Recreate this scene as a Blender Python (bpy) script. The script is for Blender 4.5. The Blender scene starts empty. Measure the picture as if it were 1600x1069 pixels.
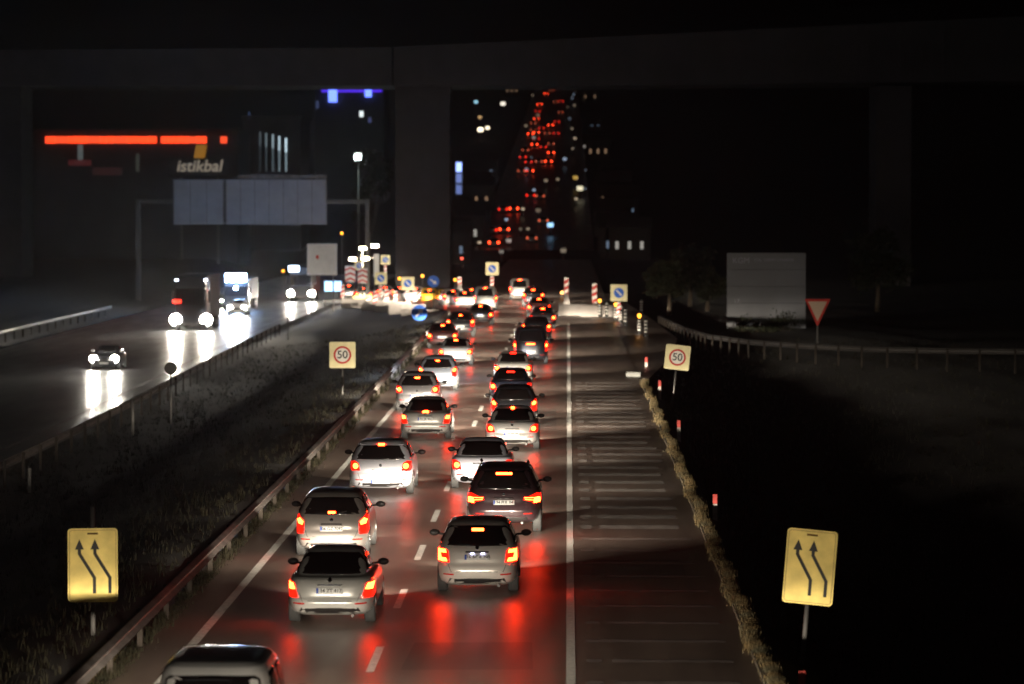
import bpy, bmesh, math, random
from mathutils import Vector, Matrix
random.seed(7)
SC = bpy.context.scene
COL = SC.collection
R = math.radians

# ------------------------------------------------------------------ camera
CAM_H = 8.1
F = 5200.0                                    # focal length in photo pixels (1600 wide)
cam_d = bpy.data.cameras.new('camera')
cam = bpy.data.objects.new('camera', cam_d); COL.objects.link(cam)
cam_d.sensor_width = 36; cam_d.lens = F/1600*36
cam_d.clip_start = 0.5; cam_d.clip_end = 6000
cam.location = (0, 0, CAM_H)
cam.rotation_euler = (R(90)-math.atan(216.5/F), 0, math.atan(87/F))
cam_d.dof.use_dof = True; cam_d.dof.focus_distance = 86; cam_d.dof.aperture_fstop = 1.2
cam_d.dof.aperture_blades = 9
SC.camera = cam

# ------------------------------------------------------------------ world, ambient fill sun, exposure
w = bpy.data.worlds.new('World'); SC.world = w; w.use_nodes = True
nt = w.node_tree; bg = nt.nodes['Background']
sky = nt.nodes.new('ShaderNodeTexSky'); sky.sky_type = 'NISHITA'; sky.sun_disc = False
sky.sun_elevation = R(-6); sky.sun_rotation = R(200)
sky.air_density = 1.0; sky.dust_density = 2.0
nt.links.new(sky.outputs[0], bg.inputs[0]); bg.inputs[1].default_value = 0.05
sun_d = bpy.data.lights.new('night_fill', 'SUN'); sun_d.energy = 0.024; sun_d.angle = R(25); sun_d.color = (1, .93, .86)  # fill sun added behind the camera as ambient, lifting the signs a little
sun = bpy.data.objects.new('night_fill', sun_d); COL.objects.link(sun)
sun.rotation_euler = (R(58), 0, R(-14))
SC.view_settings.view_transform = 'Standard'; SC.view_settings.look = 'None'
SC.view_settings.exposure = 0.0; SC.view_settings.gamma = 1
SC.cycles.use_denoising = True
SC.cycles.max_bounces = 5; SC.cycles.diffuse_bounces = 2; SC.cycles.glossy_bounces = 3
SC.cycles.volume_bounces = 0; SC.cycles.transmission_bounces = 3
SC.cycles.sample_clamp_indirect = 6
SC.cycles.use_light_tree = True
SC.cycles.caustics_reflective = True

HEAD = 5.0    # strength scale of every headlamp

# ------------------------------------------------------------------ materials
_M = {}
def mat(name, col, rough=.5, metal=0, emit=None, estr=0, coat=0, spec=.5, noise=0, nscale=5, bump=0, bscale=60, col2=None):
    if name in _M: return _M[name]
    m = bpy.data.materials.new(name); m.use_nodes = True; t = m.node_tree
    b = t.nodes['Principled BSDF']
    b.inputs['Base Color'].default_value = (*col, 1)
    b.inputs['Roughness'].default_value = rough; b.inputs['Metallic'].default_value = metal
    b.inputs['Specular IOR Level'].default_value = spec
    b.inputs['Coat Weight'].default_value = coat; b.inputs['Coat Roughness'].default_value = .06
    if emit:
        b.inputs['Emission Color'].default_value = (*emit, 1); b.inputs['Emission Strength'].default_value = estr
    tc = t.nodes.new('ShaderNodeTexCoord')
    if noise or col2:
        n = t.nodes.new('ShaderNodeTexNoise'); n.inputs['Scale'].default_value = nscale; n.inputs['Detail'].default_value = 6
        t.links.new(tc.outputs['Object'], n.inputs['Vector'])
        rp = t.nodes.new('ShaderNodeValToRGB'); rp.color_ramp.elements[0].position = .35; rp.color_ramp.elements[1].position = .65
        c2 = col2 or tuple(c*(1-noise) for c in col)
        rp.color_ramp.elements[0].color = (*c2, 1); rp.color_ramp.elements[1].color = (*col, 1)
        t.links.new(n.outputs['Fac'], rp.inputs['Fac']); t.links.new(rp.outputs['Color'], b.inputs['Base Color'])
    if bump:
        n2 = t.nodes.new('ShaderNodeTexNoise'); n2.inputs['Scale'].default_value = bscale; n2.inputs['Detail'].default_value = 4
        t.links.new(tc.outputs['Object'], n2.inputs['Vector'])
        bp = t.nodes.new('ShaderNodeBump'); bp.inputs['Strength'].default_value = bump; bp.inputs['Distance'].default_value = .01
        t.links.new(n2.outputs['Fac'], bp.inputs['Height']); t.links.new(bp.outputs['Normal'], b.inputs['Normal'])
    _M[name] = m; return m

def asphalt(name, base, rough):
    m = mat(name, base, rough); t = m.node_tree; b = t.nodes['Principled BSDF']
    tc = t.nodes.new('ShaderNodeTexCoord')
    def noise(sc, det, vec=None, st=None):
        n = t.nodes.new('ShaderNodeTexNoise'); n.inputs['Scale'].default_value = sc; n.inputs['Detail'].default_value = det
        if st:
            mp = t.nodes.new('ShaderNodeMapping'); mp.inputs['Scale'].default_value = st
            t.links.new(tc.outputs['Object'], mp.inputs[0]); t.links.new(mp.outputs[0], n.inputs['Vector'])
        else: t.links.new(tc.outputs['Object'], n.inputs['Vector'])
        return n
    a = noise(1.0, 5, st=(1.6, .12, 1)); c = noise(45, 3)
    mx = t.nodes.new('ShaderNodeMath'); mx.operation = 'MULTIPLY_ADD'; mx.inputs[1].default_value = .5
    t.links.new(a.outputs['Fac'], mx.inputs[0]); 
    h = t.nodes.new('ShaderNodeMath'); h.operation = 'MULTIPLY'; h.inputs[1].default_value = .5
    t.links.new(c.outputs['Fac'], h.inputs[0]); t.links.new(h.outputs[0], mx.inputs[2])
    rp = t.nodes.new('ShaderNodeValToRGB')
    rp.color_ramp.elements[0].position = .35; rp.color_ramp.elements[0].color = (*[v*.6 for v in base], 1)
    rp.color_ramp.elements[1].position = .65; rp.color_ramp.elements[1].color = (*[v*1.35 for v in base], 1)
    t.links.new(mx.outputs[0], rp.inputs[0]); t.links.new(rp.outputs[0], b.inputs['Base Color'])
    r2 = noise(1.0, 3, st=(.9, .15, 1))
    mr = t.nodes.new('ShaderNodeMapRange'); mr.inputs[1].default_value = .3; mr.inputs[2].default_value = .7
    mr.inputs[3].default_value = rough-.05; mr.inputs[4].default_value = rough+.07
    t.links.new(r2.outputs['Fac'], mr.inputs[0]); t.links.new(mr.outputs[0], b.inputs['Roughness'])
    n2 = noise(90, 3)
    bp = t.nodes.new('ShaderNodeBump'); bp.inputs['Strength'].default_value = .35; bp.inputs['Distance'].default_value = .006
    t.links.new(n2.outputs['Fac'], bp.inputs['Height']); t.links.new(bp.outputs['Normal'], b.inputs['Normal'])
    return m

M_road = asphalt('asphalt', (.145, .108, .090), .335)  # warm brown base holds the red lamp bloom in its colour
M_road2 = asphalt('asphalt_worn', (.04, .04, .042), .33)
M_paint = mat('road_paint', (.75, .73, .68), .5, noise=.35, nscale=8)
M_paint_w = mat('road_paint_worn', (.27, .235, .215), .65, noise=.6, nscale=2.5)
M_soil = mat('median_soil', (.026, .0205, .015), .95, noise=.5, nscale=1.3)
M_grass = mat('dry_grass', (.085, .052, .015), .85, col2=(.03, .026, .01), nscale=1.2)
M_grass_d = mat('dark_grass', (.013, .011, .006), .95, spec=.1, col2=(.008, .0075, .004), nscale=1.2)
M_post = mat('post_shade_dark', (.02, .016, .013), .9, spec=.1)  # near-black steel, its colour standing in for the shade under the rail
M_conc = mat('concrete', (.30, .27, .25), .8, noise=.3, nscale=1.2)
M_conc_d = mat('darkened_concrete', (.036, .032, .035), .85, noise=.3, nscale=.5)  # concrete darkened in the colour so the viaduct stays dim at night
M_galv = mat('galvanised_steel', (.17, .15, .14), .5, metal=.4, noise=.5, nscale=2)
M_galv_d = mat('dull_steel', (.10, .095, .09), .7, metal=.2)
M_rubber = mat('rubber', (.02, .02, .02), .75)
M_blackpl = mat('black_plastic', (.02, .018, .018), .45)
M_glass = mat('tinted_glass', (.012, .010, .010), .05, spec=.6, coat=.6)
M_chrome = mat('chrome', (.75, .75, .75), .12, metal=1)
M_rim = mat('alloy', (.35, .35, .35), .35, metal=.8)
M_plate = mat('plate_white', (.78, .78, .76), .4)
M_plate_l = mat('headlamp_lens_white', (.8, .8, .85), .4)  # plain bluish white for headlight lenses, no emission
M_blue = mat('plate_blue', (.03, .09, .5), .4)
M_ink = mat('ink_black', (.01, .01, .01), .5)
M_yel = mat('sheeting_yellow', (.78, .60, .18), .42, metal=.55, noise=.32, nscale=2.2)
M_yelp = mat('sheeting_pale_yellow', (.85, .76, .45), .42, metal=.55, noise=.15, nscale=3)
M_wht = mat('sheeting_white', (.80, .76, .70), .42, metal=.5)
M_red = mat('sheeting_red', (.55, .03, .02), .42, metal=.4)
M_blu = mat('sheeting_blue', (.03, .14, .62), .42, metal=.4)
M_lens = mat('lens_red', (.25, .005, .004), .2, emit=(1, .012, .003), estr=2.2, coat=.5)
M_lens_dim = mat('lens_red_faint_glow', (.40, .02, .015), .2, emit=(1, .02, .01), estr=.12)  # weak red emission makes the reflectors glow, though they are no lamps
M_stop = mat('stop_bulb', (.5, .05, .01), .3, emit=(1, .026, .0035), estr=95)
M_stop_far = mat('stop_bulb_far', (.5, .05, .01), .3, emit=(1, .034, .0045), estr=70)
M_stop_r = mat('stop_bulb_red', (.5, .02, .01), .3, emit=(1, .015, .006), estr=8)
M_head = mat('headlamp_glow', (.8, .8, .8), .3, emit=(1, .93, .80), estr=420)
M_head_b = mat('headlamp_glow_cold', (.8, .8, .8), .3, emit=(.45, .68, 1), estr=700)
M_platelamp = mat('plate_lamp', (.8, .8, .9), .3, emit=(.6, .6, 1), estr=9)
M_amber = mat('amber_lamp', (.8, .3, .02), .3, emit=(1, .36, .02), estr=5)
M_bark = mat('bark', (.06, .045, .03), .9)
M_leaf = mat('leaf', (.03, .036, .014), .8, col2=(.018, .022, .009), nscale=1)
M_wall_d = mat('dark_render', (.05, .05, .055), .8, noise=.2, nscale=.3)

# ------------------------------------------------------------------ object helpers
def link(name, me, m=None, parent=None, smooth=False):
    o = bpy.data.objects.new(name, me); COL.objects.link(o)
    if m: me.materials.append(m)
    if parent: o.parent = parent
    if smooth:
        for p in me.polygons: p.use_smooth = True
    return o
def mesh(name, vs, fs, m=None, parent=None, smooth=False):
    me = bpy.data.meshes.new(name); me.from_pydata([tuple(v) for v in vs], [], fs); me.update()
    return link(name, me, m, parent, smooth)
def tag(o, label=None, cat=None, group=None, kind=None):
    if label: o['label'] = label
    if cat: o['category'] = cat
    if group: o['group'] = group
    if kind: o['kind'] = kind
    return o
def thing(name, loc, label, cat, group=None, rz=0):
    o = bpy.data.objects.new(name, None); COL.objects.link(o); o.empty_display_size = .3
    o.location = loc; o.rotation_euler = (0, 0, rz)
    return tag(o, label, cat, group)
class MB:
    def __init__(s): s.v = []; s.f = []
    def add(s, vs, fs):
        k = len(s.v); s.v += [tuple(v) for v in vs]; s.f += [tuple(i+k for i in f) for f in fs]; return s
    def box(s, x0, x1, y0, y1, z0, z1):
        return s.add([(x0,y0,z0),(x1,y0,z0),(x1,y1,z0),(x0,y1,z0),(x0,y0,z1),(x1,y0,z1),(x1,y1,z1),(x0,y1,z1)],
              [(0,3,2,1),(4,5,6,7),(0,1,5,4),(1,2,6,5),(2,3,7,6),(3,0,4,7)])
    def tube(s, p0, p1, r0, r1=None, n=12):
        r1 = r0 if r1 is None else r1
        p0 = Vector(p0); p1 = Vector(p1); d = (p1-p0).normalized()
        a = d.orthogonal().normalized(); b = d.cross(a)
        vs = []
        for p, r in ((p0, r0), (p1, r1)):
            for i in range(n):
                t = 2*math.pi*i/n; vs.append(p+(a*math.cos(t)+b*math.sin(t))*r)
        fs = [(i, (i+1) % n, n+(i+1) % n, n+i) for i in range(n)] + [tuple(range(n))[::-1], tuple(range(n, 2*n))]
        return s.add(vs, fs)
    def prism(s, pts, y0, y1):      # outline in (x,z), extruded along y
        n = len(pts); vs = [(x, y0, z) for x, z in pts]+[(x, y1, z) for x, z in pts]
        return s.add(vs, [tuple(range(n)), tuple(range(n, 2*n))[::-1]]+[(i, n+i, n+(i+1) % n, (i+1) % n) for i in range(n)])
    def sweep(s, path, prof):       # profile (side, up) swept along a ground path of (x,y,z)
        P = [Vector(p) for p in path]; n = len(prof); k = []
        for i, p in enumerate(P):
            d = (P[min(i+1, len(P)-1)]-P[max(i-1, 0)]); d.z = 0; d.normalize(); sd = Vector((d.y, -d.x, 0))
            k += [p+sd*a+Vector((0, 0, b)) for a, b in prof]
        fs = [(i*n+j, i*n+(j+1) % n, (i+1)*n+(j+1) % n, (i+1)*n+j) for i in range(len(P)-1) for j in range(n)]
        fs += [tuple(range(n)), tuple(range((len(P)-1)*n, len(P)*n))[::-1]]
        return s.add(k, fs)
    def build(s, name, m, parent=None, smooth=False): return mesh(name, s.v, s.f, m, parent, smooth)
def bevel(o, wd, seg=2):
    b = o.modifiers.new('bevel', 'BEVEL'); b.width = wd; b.segments = seg; b.limit_method = 'ANGLE'; return o
def rrect(x0, x1, z0, z1, r, n=4):
    pts = []
    for cx, cz, a0 in ((x1-r, z1-r, 0), (x0+r, z1-r, 90), (x0+r, z0+r, 180), (x1-r, z0+r, 270)):
        for i in range(n+1):
            a = R(a0+90*i/n); pts.append((cx+r*math.cos(a), cz+r*math.sin(a)))
    return pts
def circ(cx, cz, r, n=28, rz=None): return [(cx+r*math.cos(2*math.pi*i/n), cz+(rz or r)*math.sin(2*math.pi*i/n)) for i in range(n)]
def text_mesh(name, body, size, m, parent, loc, rot=(R(90), 0, 0), sx=1, bold=.0, shear=0):
    cu = bpy.data.curves.new(name, 'FONT'); cu.body = body; cu.size = size; cu.align_x = 'CENTER'; cu.align_y = 'CENTER'
    cu.offset = bold; cu.extrude = .002; cu.shear = shear
    tmp = bpy.data.objects.new(name, cu); COL.objects.link(tmp)
    dg = bpy.context.evaluated_depsgraph_get()
    me = bpy.data.meshes.new_from_object(tmp.evaluated_get(dg)); me.name = name
    bpy.data.objects.remove(tmp); me.materials.clear()
    o = link(name, me, m, parent); o.location = loc; o.rotation_euler = rot; o.scale = (sx, 1, 1); return o
def smooth01(a, b, x):
    t = max(0, min(1, (x-a)/(b-a))); return t*t*(3-2*t)

# ------------------------------------------------------------------ terrain
def H(x, y):
    if x > 3.3:
        z = -.12 - .58*smooth01(3.4, 4.6, x) - .45*smooth01(5, 8, x)
        z += .3*smooth01(9, 22, x)*(1-.35*smooth01(150, 200, y)) if y < 1e9 else 0
        z += .55*smooth01(150, 190, y)*smooth01(4, 9, x)
    elif x > -8.6: z = -.02
    elif x > -21.5:
        t = (x+8.6)/-12.9
        z1 = -.05 - 1.8*smooth01(0, 1, t) - .35*math.sin(math.pi*t)
        z2 = DZ(x)-.08
        b = smooth01(215, 258, y); z = z1*(1-b)+z2*b
    else:
        z = -1.88 + 2.2*smooth01(38, 52, -x)
    if y > 470: z = max(z, 0)*0 + (-1.85 if x < -8.6 else 0)*(1-smooth01(470, 500, y))
    if y > 490: z += (y-490)/10. if y < 500 else 1+.06*(y-500)
    return z
def DZ(x): return -1.0*smooth01(8.5, 16, -x) - .72*smooth01(17, 22, -x)
xs = sorted(set([-420, -300, -220, -160, -120, -90, -70, -60] + [-52+.9*i for i in range(85)] + [30, 36, 45, 60, 80, 110, 150, 200, 260, 340, 420]))
ys = [-30, -10, 10, 25] + [35+4*i for i in range(90)] + [400, 415, 430, 450, 470, 480, 490, 500, 520, 560, 620, 700, 820, 960, 1120, 1300, 1500, 1700, 2000]
ys = sorted(set(ys))
def HG(x, y):
    z = H(x, y)
    if -8.5 < x < 3.35: z = -.03 if y < 490 else z
    if y > 60 and not (-9 < x < 4): z += .05*math.sin(x*1.7+y*.31)+.04*math.sin(x*.9-y*.73)
    return z
vs = [(x, y, HG(x, y)) for y in ys for x in xs]
nx = len(xs)
fs = [(j*nx+i, j*nx+i+1, (j+1)*nx+i+1, (j+1)*nx+i) for j in range(len(ys)-1) for i in range(nx-1)]
tag(mesh('ground', vs, fs, M_soil, smooth=True), kind='structure')

def strip(name, left, right, m, kind='structure'):    # two edge polylines -> sheet
    vs = []; 
    for a, b in zip(left, right): vs += [a, b]
    fs = [(2*i, 2*i+1, 2*i+3, 2*i+2) for i in range(len(left)-1)]
    return tag(mesh(name, vs, fs, m), kind=kind)
yy = [-20+10*i for i in range(51)]
strip('road', [(-8.45, y, 0) for y in yy], [(3.3, y, 0) for y in yy], M_road)
# diversion that carries both lanes left into the other carriageway
def dv(y): return -14.5*smooth01(235, 345, y)
yd = [225+6*i for i in range(26)]
nc = 16
vs = [(-8.2+dv(y)+8.4*j/nc, y, .006+DZ(-8.2+dv(y)+8.4*j/nc)) for y in yd for j in range(nc+1)]
tag(mesh('diversion_road', vs, [(i*(nc+1)+j, i*(nc+1)+j+1, (i+1)*(nc+1)+j+1, (i+1)*(nc+1)+j) for i in range(len(yd)-1) for j in range(nc)], M_road), kind='structure')
# slip road joining on the right
strip('slip_road', [(3.3, 152, -.01), (3.3, 175, -.01), (3.3, 200, -.01), (3.3, 230, -.01), (3.3, 300, -.01)],
      [(3.6, 152, -.01), (5.4, 175, -.02), (6.6, 200, -.02), (6.0, 230, -.02), (4.0, 300, -.02)], M_road)
# opposite carriageway
def oc(y): return -1.5*smooth01(120, 260, y)
strip('opposite_road', [(-37+oc(y), y, -1.72) for y in yy if y < 470], [(-21.6+oc(y), y, -1.72) for y in yy if y < 470], M_road2)
strip('hill_road', [(-14, y, 1.1+.06*(y-500)) for y in range(500, 1700, 40)], [(4, y, 1.1+.06*(y-500)) for y in range(500, 1700, 40)], M_road)

# painted markings, each laid 4 mm above the asphalt
def edge_line(x0, x1, ya, yb, m=M_paint, z=.004, f=lambda y: 0):
    ysx = [ya+(yb-ya)*i/24 for i in range(25)]
    return strip('edge_line', [(x0+f(y), y, z) for y in ysx], [(x1+f(y), y, z) for y in ysx], m)
edge_line(-.02, .14, 20, 262); edge_line(-6.98, -6.80, 20, 236)
edge_line(-36.3, -36.1, 20, 380, M_paint_w, -1.714, oc); edge_line(-22.6, -22.4, 20, 380, M_paint_w, -1.714, oc)
k = 0; y = 48.2
while y < 262:
    hw = .075
    tag(mesh('lane_dash', [(-3.42-hw, y, .004), (-3.42+hw, y, .004), (-3.42+hw, y+3.3, .004), (-3.42-hw, y+3.3, .004)], [(0,1,2,3)], M_paint), kind='structure')
    y += 9.05
y = 40.0
while y < 330:
    for lx in (-27.3, -31.8):
        if lx < -30 or True:
            x = lx+oc(y)
            tag(mesh('lane_dash', [(x-.07, y, -1.714), (x+.07, y, -1.714), (x+.07, y+3.3, -1.714), (x-.07, y+3.3, -1.714)], [(0,1,2,3)], M_paint_w), kind='structure')
    y += 9.05
y = 53.2; k = 0
while y < 150:
    if y > 77 and not (76.8 < y < 79): ln = random.uniform(2.35, 2.7)
    else: ln = 2.6
    if not (110 < y < 113 and False):
        a = random.uniform(-.02, .02)
        mb = MB(); sw = .95 if y > 82 else .38
        if random.random() < .5: segs = ((.34, .62), (.80, .34+ln))
        else: segs = ((.34, .34+ln),)
        for s0, s1 in segs:
            mb.add([(s0, y-s0*.03, .004), (s1, y-s1*.03, .004), (s1, y+sw-s1*.03, .004), (s0, y+sw-s0*.03, .004)], [(0,1,2,3)])
        tag(mb.build('rumble_stripe', M_paint_w if y > 82 else mat('road_paint_faded', (.19, .155, .14), .65, noise=.5, nscale=3)), kind='structure')
    y += 2.68
for x0, x1, ya, yb in ((-2.9, -.6, 57.5, 61.2), (-6.3, -4.2, 83.5, 90.0), (-2.6, -.4, 119, 131), (-6.5, -3.9, 100.5, 103.6), (.5, 2.6, 72, 75.5)):
    tag(mesh('road_patch', [(x0, ya, .002), (x1, ya+.1, .002), (x1-.05, yb, .002), (x0+.08, yb-.1, .002)], [(0,1,2,3)], asphalt('asphalt_patch', (.10, .085, .075), .38)), kind='structure')
# kerb on the right
kb = MB(); kb.box(3.31, 3.47, 20, 152, -.12, .06)
tag(kb.build('kerb', mat('kerb_mossy', (.10, .08, .05), .9, noise=.6, nscale=3)), kind='structure')
# grass: ragged dry fringe along the right kerb, thin growth on banks and median
def grass_tufts(name, n, fx, hmin, hmax, label, m=None):
    vs = []; fs = []
    for i in range(n):
        x, y, sc = fx(); z = H(x, y) if not 3.3 < x < 3.62 else .03
        for j in range(4):
            a = random.uniform(0, 6.28); h = random.uniform(hmin, hmax)*sc; wd = .008+.012*random.random()
            bx = x+random.gauss(0, .05); by = y+random.gauss(0, .08)
            lx = math.cos(a)*h*.45; ly = math.sin(a)*h*.45
            kx = math.cos(a+1.57)*wd; ky = math.sin(a+1.57)*wd
            q = len(vs); vs += [(bx-kx, by-ky, z-.02), (bx+kx, by+ky, z-.02), (bx+lx+kx*.3, by+ly+ky*.3, z+h), ]
            fs.append((q, q+1, q+2))
    o = mesh(name, vs, fs, m or M_grass); return tag(o, label, 'grass', kind='stuff')
def fringe():
    y = 42*math.exp(random.random()*math.log(152/42)); d = random.gauss(0, .07)
    cl = .55+.45*math.sin(y*1.9)*math.sin(y*.77)
    return 3.46+d*.7+ .05*math.sin(y*.8), y, max(.45, cl)
grass_tufts('grass_fringe', 12000, fringe, .07, .19, 'ragged strip of dry yellow grass along the right kerb')
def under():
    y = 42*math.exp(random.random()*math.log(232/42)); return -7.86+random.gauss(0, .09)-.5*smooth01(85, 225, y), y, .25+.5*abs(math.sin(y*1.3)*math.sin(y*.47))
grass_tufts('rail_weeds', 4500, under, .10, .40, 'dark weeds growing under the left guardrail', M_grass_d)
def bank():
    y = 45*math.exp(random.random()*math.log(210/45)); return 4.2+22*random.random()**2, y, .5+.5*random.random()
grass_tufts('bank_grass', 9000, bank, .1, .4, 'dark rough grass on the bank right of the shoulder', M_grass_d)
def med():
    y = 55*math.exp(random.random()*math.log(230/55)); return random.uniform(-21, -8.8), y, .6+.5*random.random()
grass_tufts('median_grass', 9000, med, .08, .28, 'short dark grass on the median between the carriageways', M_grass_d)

# ------------------------------------------------------------------ guardrails
WP = [(-.02, .42), (.05, .47), (-.02, .53), (-.02, .60), (.05, .66), (-.02, .72), (-.035, .72), (.03, .66), (-.035, .60), (-.035, .53), (.03, .47), (-.035, .42)]
def guardrail(path, label, step=4.0, dz=0, gp='steel guardrails beside the carriageways', m=M_galv, flip=1, hs=1.0):
    p0 = Vector(path[0]); t = thing('guardrail', p0, label, 'guardrail', gp)
    P = [Vector(p)-p0 for p in path]
    MB().sweep(P, [(flip*a*1.4, b*hs) for a, b in WP]).build('rail', m, t)
    proto = None; acc = 0; nextd = .5; n = 0
    for a, b in zip(P[:-1], P[1:]):
        L = (b-a).length
        while nextd <= acc+L and n < 98:
            q = a+(b-a)*((nextd-acc)/L)
            if proto is None:
                proto = MB().box(-.05, .05, -.03, .03, -.9, .70*hs).build('post', M_post, t); o = proto
            else:
                o = proto.copy(); COL.objects.link(o); o.parent = t
            o.location = q+Vector((-.10*flip, 0, 0)); nextd += step; n += 1
        acc += L
    return t
guardrail([(-7.72-.5*smooth01(85, 225, y), y, 0) for y in range(40, 236, 6)], 'steel guardrail between the left lane and the dark median, lit red by tail lights', hs=.98)
guardrail([(-19.9+oc(y)*1.2, y, -1.75) for y in range(40, 252, 6)], 'dark steel guardrail on the far side of the median beside oncoming traffic', flip=-1, hs=1.15)
guardrail([(-38.6+oc(y)-.0006*max(0, 150-y)**2, y, -1.55) for y in range(100, 300, 8)], 'dim guardrail along the outer edge of the oncoming carriageway')
gr = [(6.3, 228, -.3), (6.6, 219, -.3), (7.3, 208, -.35), (8.3, 197, -.35), (10.2, 188, -.3), (13.2, 181, -.25), (16.5, 176, -.2), (20.5, 172, -.1), (25, 169, 0), (31, 166, 0)]
guardrail(gr, 'curved guardrail below the large grey board on the right slip road', step=2.0, m=mat('steel_darkened', (.06, .055, .052), .7))  # rail steel darkened in the colour to keep this stretch dim

# ------------------------------------------------------------------ car shells
class Shell:
    def __init__(s, rows, L, n=5.0):
        s.r = rows; s.L = L; s.n = n
    def at(s, z):
        r = s.r
        if z <= r[0][0]: return r[0][1:]
        for a, b in zip(r[:-1], r[1:]):
            if z <= b[0]:
                t = (z-a[0])/(b[0]-a[0]); return tuple(a[i]+(b[i]-a[i])*t for i in (1, 2, 3))
        return r[-1][1:]
    def ring(s, z):
        yr, yf, w_ = s.at(z); return (yr+yf)/2-s.L/2, (yf-yr)/2, w_
    def end(s, x, z, sg):             # rear (sg -1) or front (+1)
        yc, l, w_ = s.ring(z); u = min(.985, abs(x)/w_)
        return Vector((x, yc+sg*l*(1-u**s.n)**(1/s.n), z))
    def side(s, y, z, sg):
        yc, l, w_ = s.ring(z); u = min(.985, abs(y-yc)/l)
        return Vector((sg*w_*(1-u**s.n)**(1/s.n), y, z))
    def body(s, m, parent, seg=56):
        zs = []
        for a, b in zip(s.r[:-1], s.r[1:]):
            zs += [a[0], a[0]*.67+b[0]*.33, a[0]*.33+b[0]*.67]
        zs.append(s.r[-1][0]); vs = []
        for z in zs:
            yc, l, w_ = s.ring(z)
            for i in range(seg):
                t = 2*math.pi*(i+.5)/seg; c, q = math.cos(t), math.sin(t)
                e = 2/s.n
                vs.append((w_*math.copysign(abs(c)**e, c), yc+l*math.copysign(abs(q)**e, q), z))
        fs = [(k*seg+i, k*seg+(i+1) % seg, (k+1)*seg+(i+1) % seg, (k+1)*seg+i) for k in range(len(zs)-1) for i in range(seg)]
        fs += [tuple(range(seg))[::-1], tuple(range((len(zs)-1)*seg, len(zs)*seg))]
        return mesh('body', vs, fs, m, parent, True)
    def patch(s, name, pts, m, parent, where='rear', off=.006, depth=.02, rings=(0, .4, .75, 1), sub=3):
        fn = {'rear': lambda a, b: s.end(a, b, -1), 'front': lambda a, b: s.end(a, b, 1),
              'left': lambda a, b: s.side(a, b, -1), 'right': lambda a, b: s.side(a, b, 1)}[where]
        out = {'rear': Vector((0, -1, 0)), 'front': Vector((0, 1, 0)), 'left': Vector((-1, 0, 0)), 'right': Vector((1, 0, 0))}[where]
        P = []
        for i in range(len(pts)):
            a, b = pts[i], pts[(i+1) % len(pts)]
            for k in range(sub): P.append((a[0]+(b[0]-a[0])*k/sub, a[1]+(b[1]-a[1])*k/sub))
        cx = sum(p[0] for p in P)/len(P); cz = sum(p[1] for p in P)/len(P)
        def mp(a, b, o):
            p = fn(a, b); e = .01
            da = fn(a+e, b)-p; db = fn(a, b+e)-p; nr = da.cross(db)
            if nr.length < 1e-9: nr = out.copy()
            nr.normalize()
            if nr.dot(out) < 0: nr = -nr
            return p+nr*o
        n = len(P); vs = [mp(cx, cz, off)]
        for r in rings[1:]:
            vs += [mp(cx+(a-cx)*r, cz+(b-cz)*r, off) for a, b in P]
        vs += [mp(a, b, off-depth) for a, b in P]
        fs = [(0, 1+i, 1+(i+1) % n) for i in range(n)]
        for k in range(len(rings)-1):
            q = 1+k*n; fs += [(q+i, q+n+i, q+n+(i+1) % n, q+(i+1) % n) for i in range(n)]
        o = mesh(name, vs, fs, m, parent, True); return o

def sc_rows(rows, sy=1, sw=1, sz=1): return [(a*sz, b*sy, c*sy, d*sw) for a, b, c, d in rows]
SEDAN = [(.20,.32,4.15,.74),(.27,.12,4.28,.82),(.36,.03,4.37,.855),(.47,.0,4.40,.87),(.52,.02,4.39,.872),(.56,.07,4.37,.872),(.66,.08,4.30,.87),(.76,.10,4.15,.862),(.83,.13,3.8,.845),
         (.885,.17,3.45,.82),(.92,.24,3.2,.78),(.945,.52,3.10,.735),(1.04,.72,2.98,.695),(1.17,1.0,2.75,.64),(1.28,1.28,2.52,.58),(1.34,1.48,2.35,.515),(1.37,1.66,2.15,.43),(1.385,1.85,2.0,.25)]
HATCH = [(.19,.30,3.75,.72),(.27,.09,3.9,.80),(.38,.02,3.97,.835),(.50,.0,4.0,.85),(.58,.02,3.99,.855),(.64,.07,3.97,.855),(.75,.08,3.85,.855),(.86,.12,3.6,.845),(.95,.17,3.3,.83),
         (1.02,.23,3.05,.80),(1.12,.32,2.9,.755),(1.26,.46,2.62,.695),(1.38,.60,2.36,.63),(1.44,.72,2.2,.57),(1.475,.9,2.05,.47),(1.49,1.1,1.85,.28)]
WAGON = [(.19,.30,4.2,.72),(.27,.09,4.35,.81),(.38,.02,4.45,.84),(.52,.0,4.48,.853),(.60,.02,4.46,.855),(.66,.07,4.42,.855),(.76,.09,4.3,.855),(.88,.13,4.0,.845),(.97,.18,3.6,.825),
         (1.03,.24,3.35,.79),(1.12,.38,3.2,.75),(1.25,.62,2.95,.69),(1.36,.84,2.7,.635),(1.42,1.0,2.5,.58),(1.455,1.2,2.3,.48),(1.47,1.4,2.1,.28)]
SUVR = [(.28,.34,4.4,.80),(.36,.10,4.6,.88),(.48,.02,4.66,.915),(.60,.0,4.7,.93),(.68,.03,4.68,.935),(.78,.07,4.62,.935),(.90,.09,4.5,.93),(1.02,.12,4.0,.915),(1.08,.16,3.6,.895),
         (1.14,.21,3.45,.86),(1.26,.30,3.2,.80),(1.42,.44,2.95,.73),(1.54,.56,2.75,.67),(1.60,.68,2.6,.61),(1.635,.85,2.4,.50),(1.65,1.1,2.1,.30)]
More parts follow.
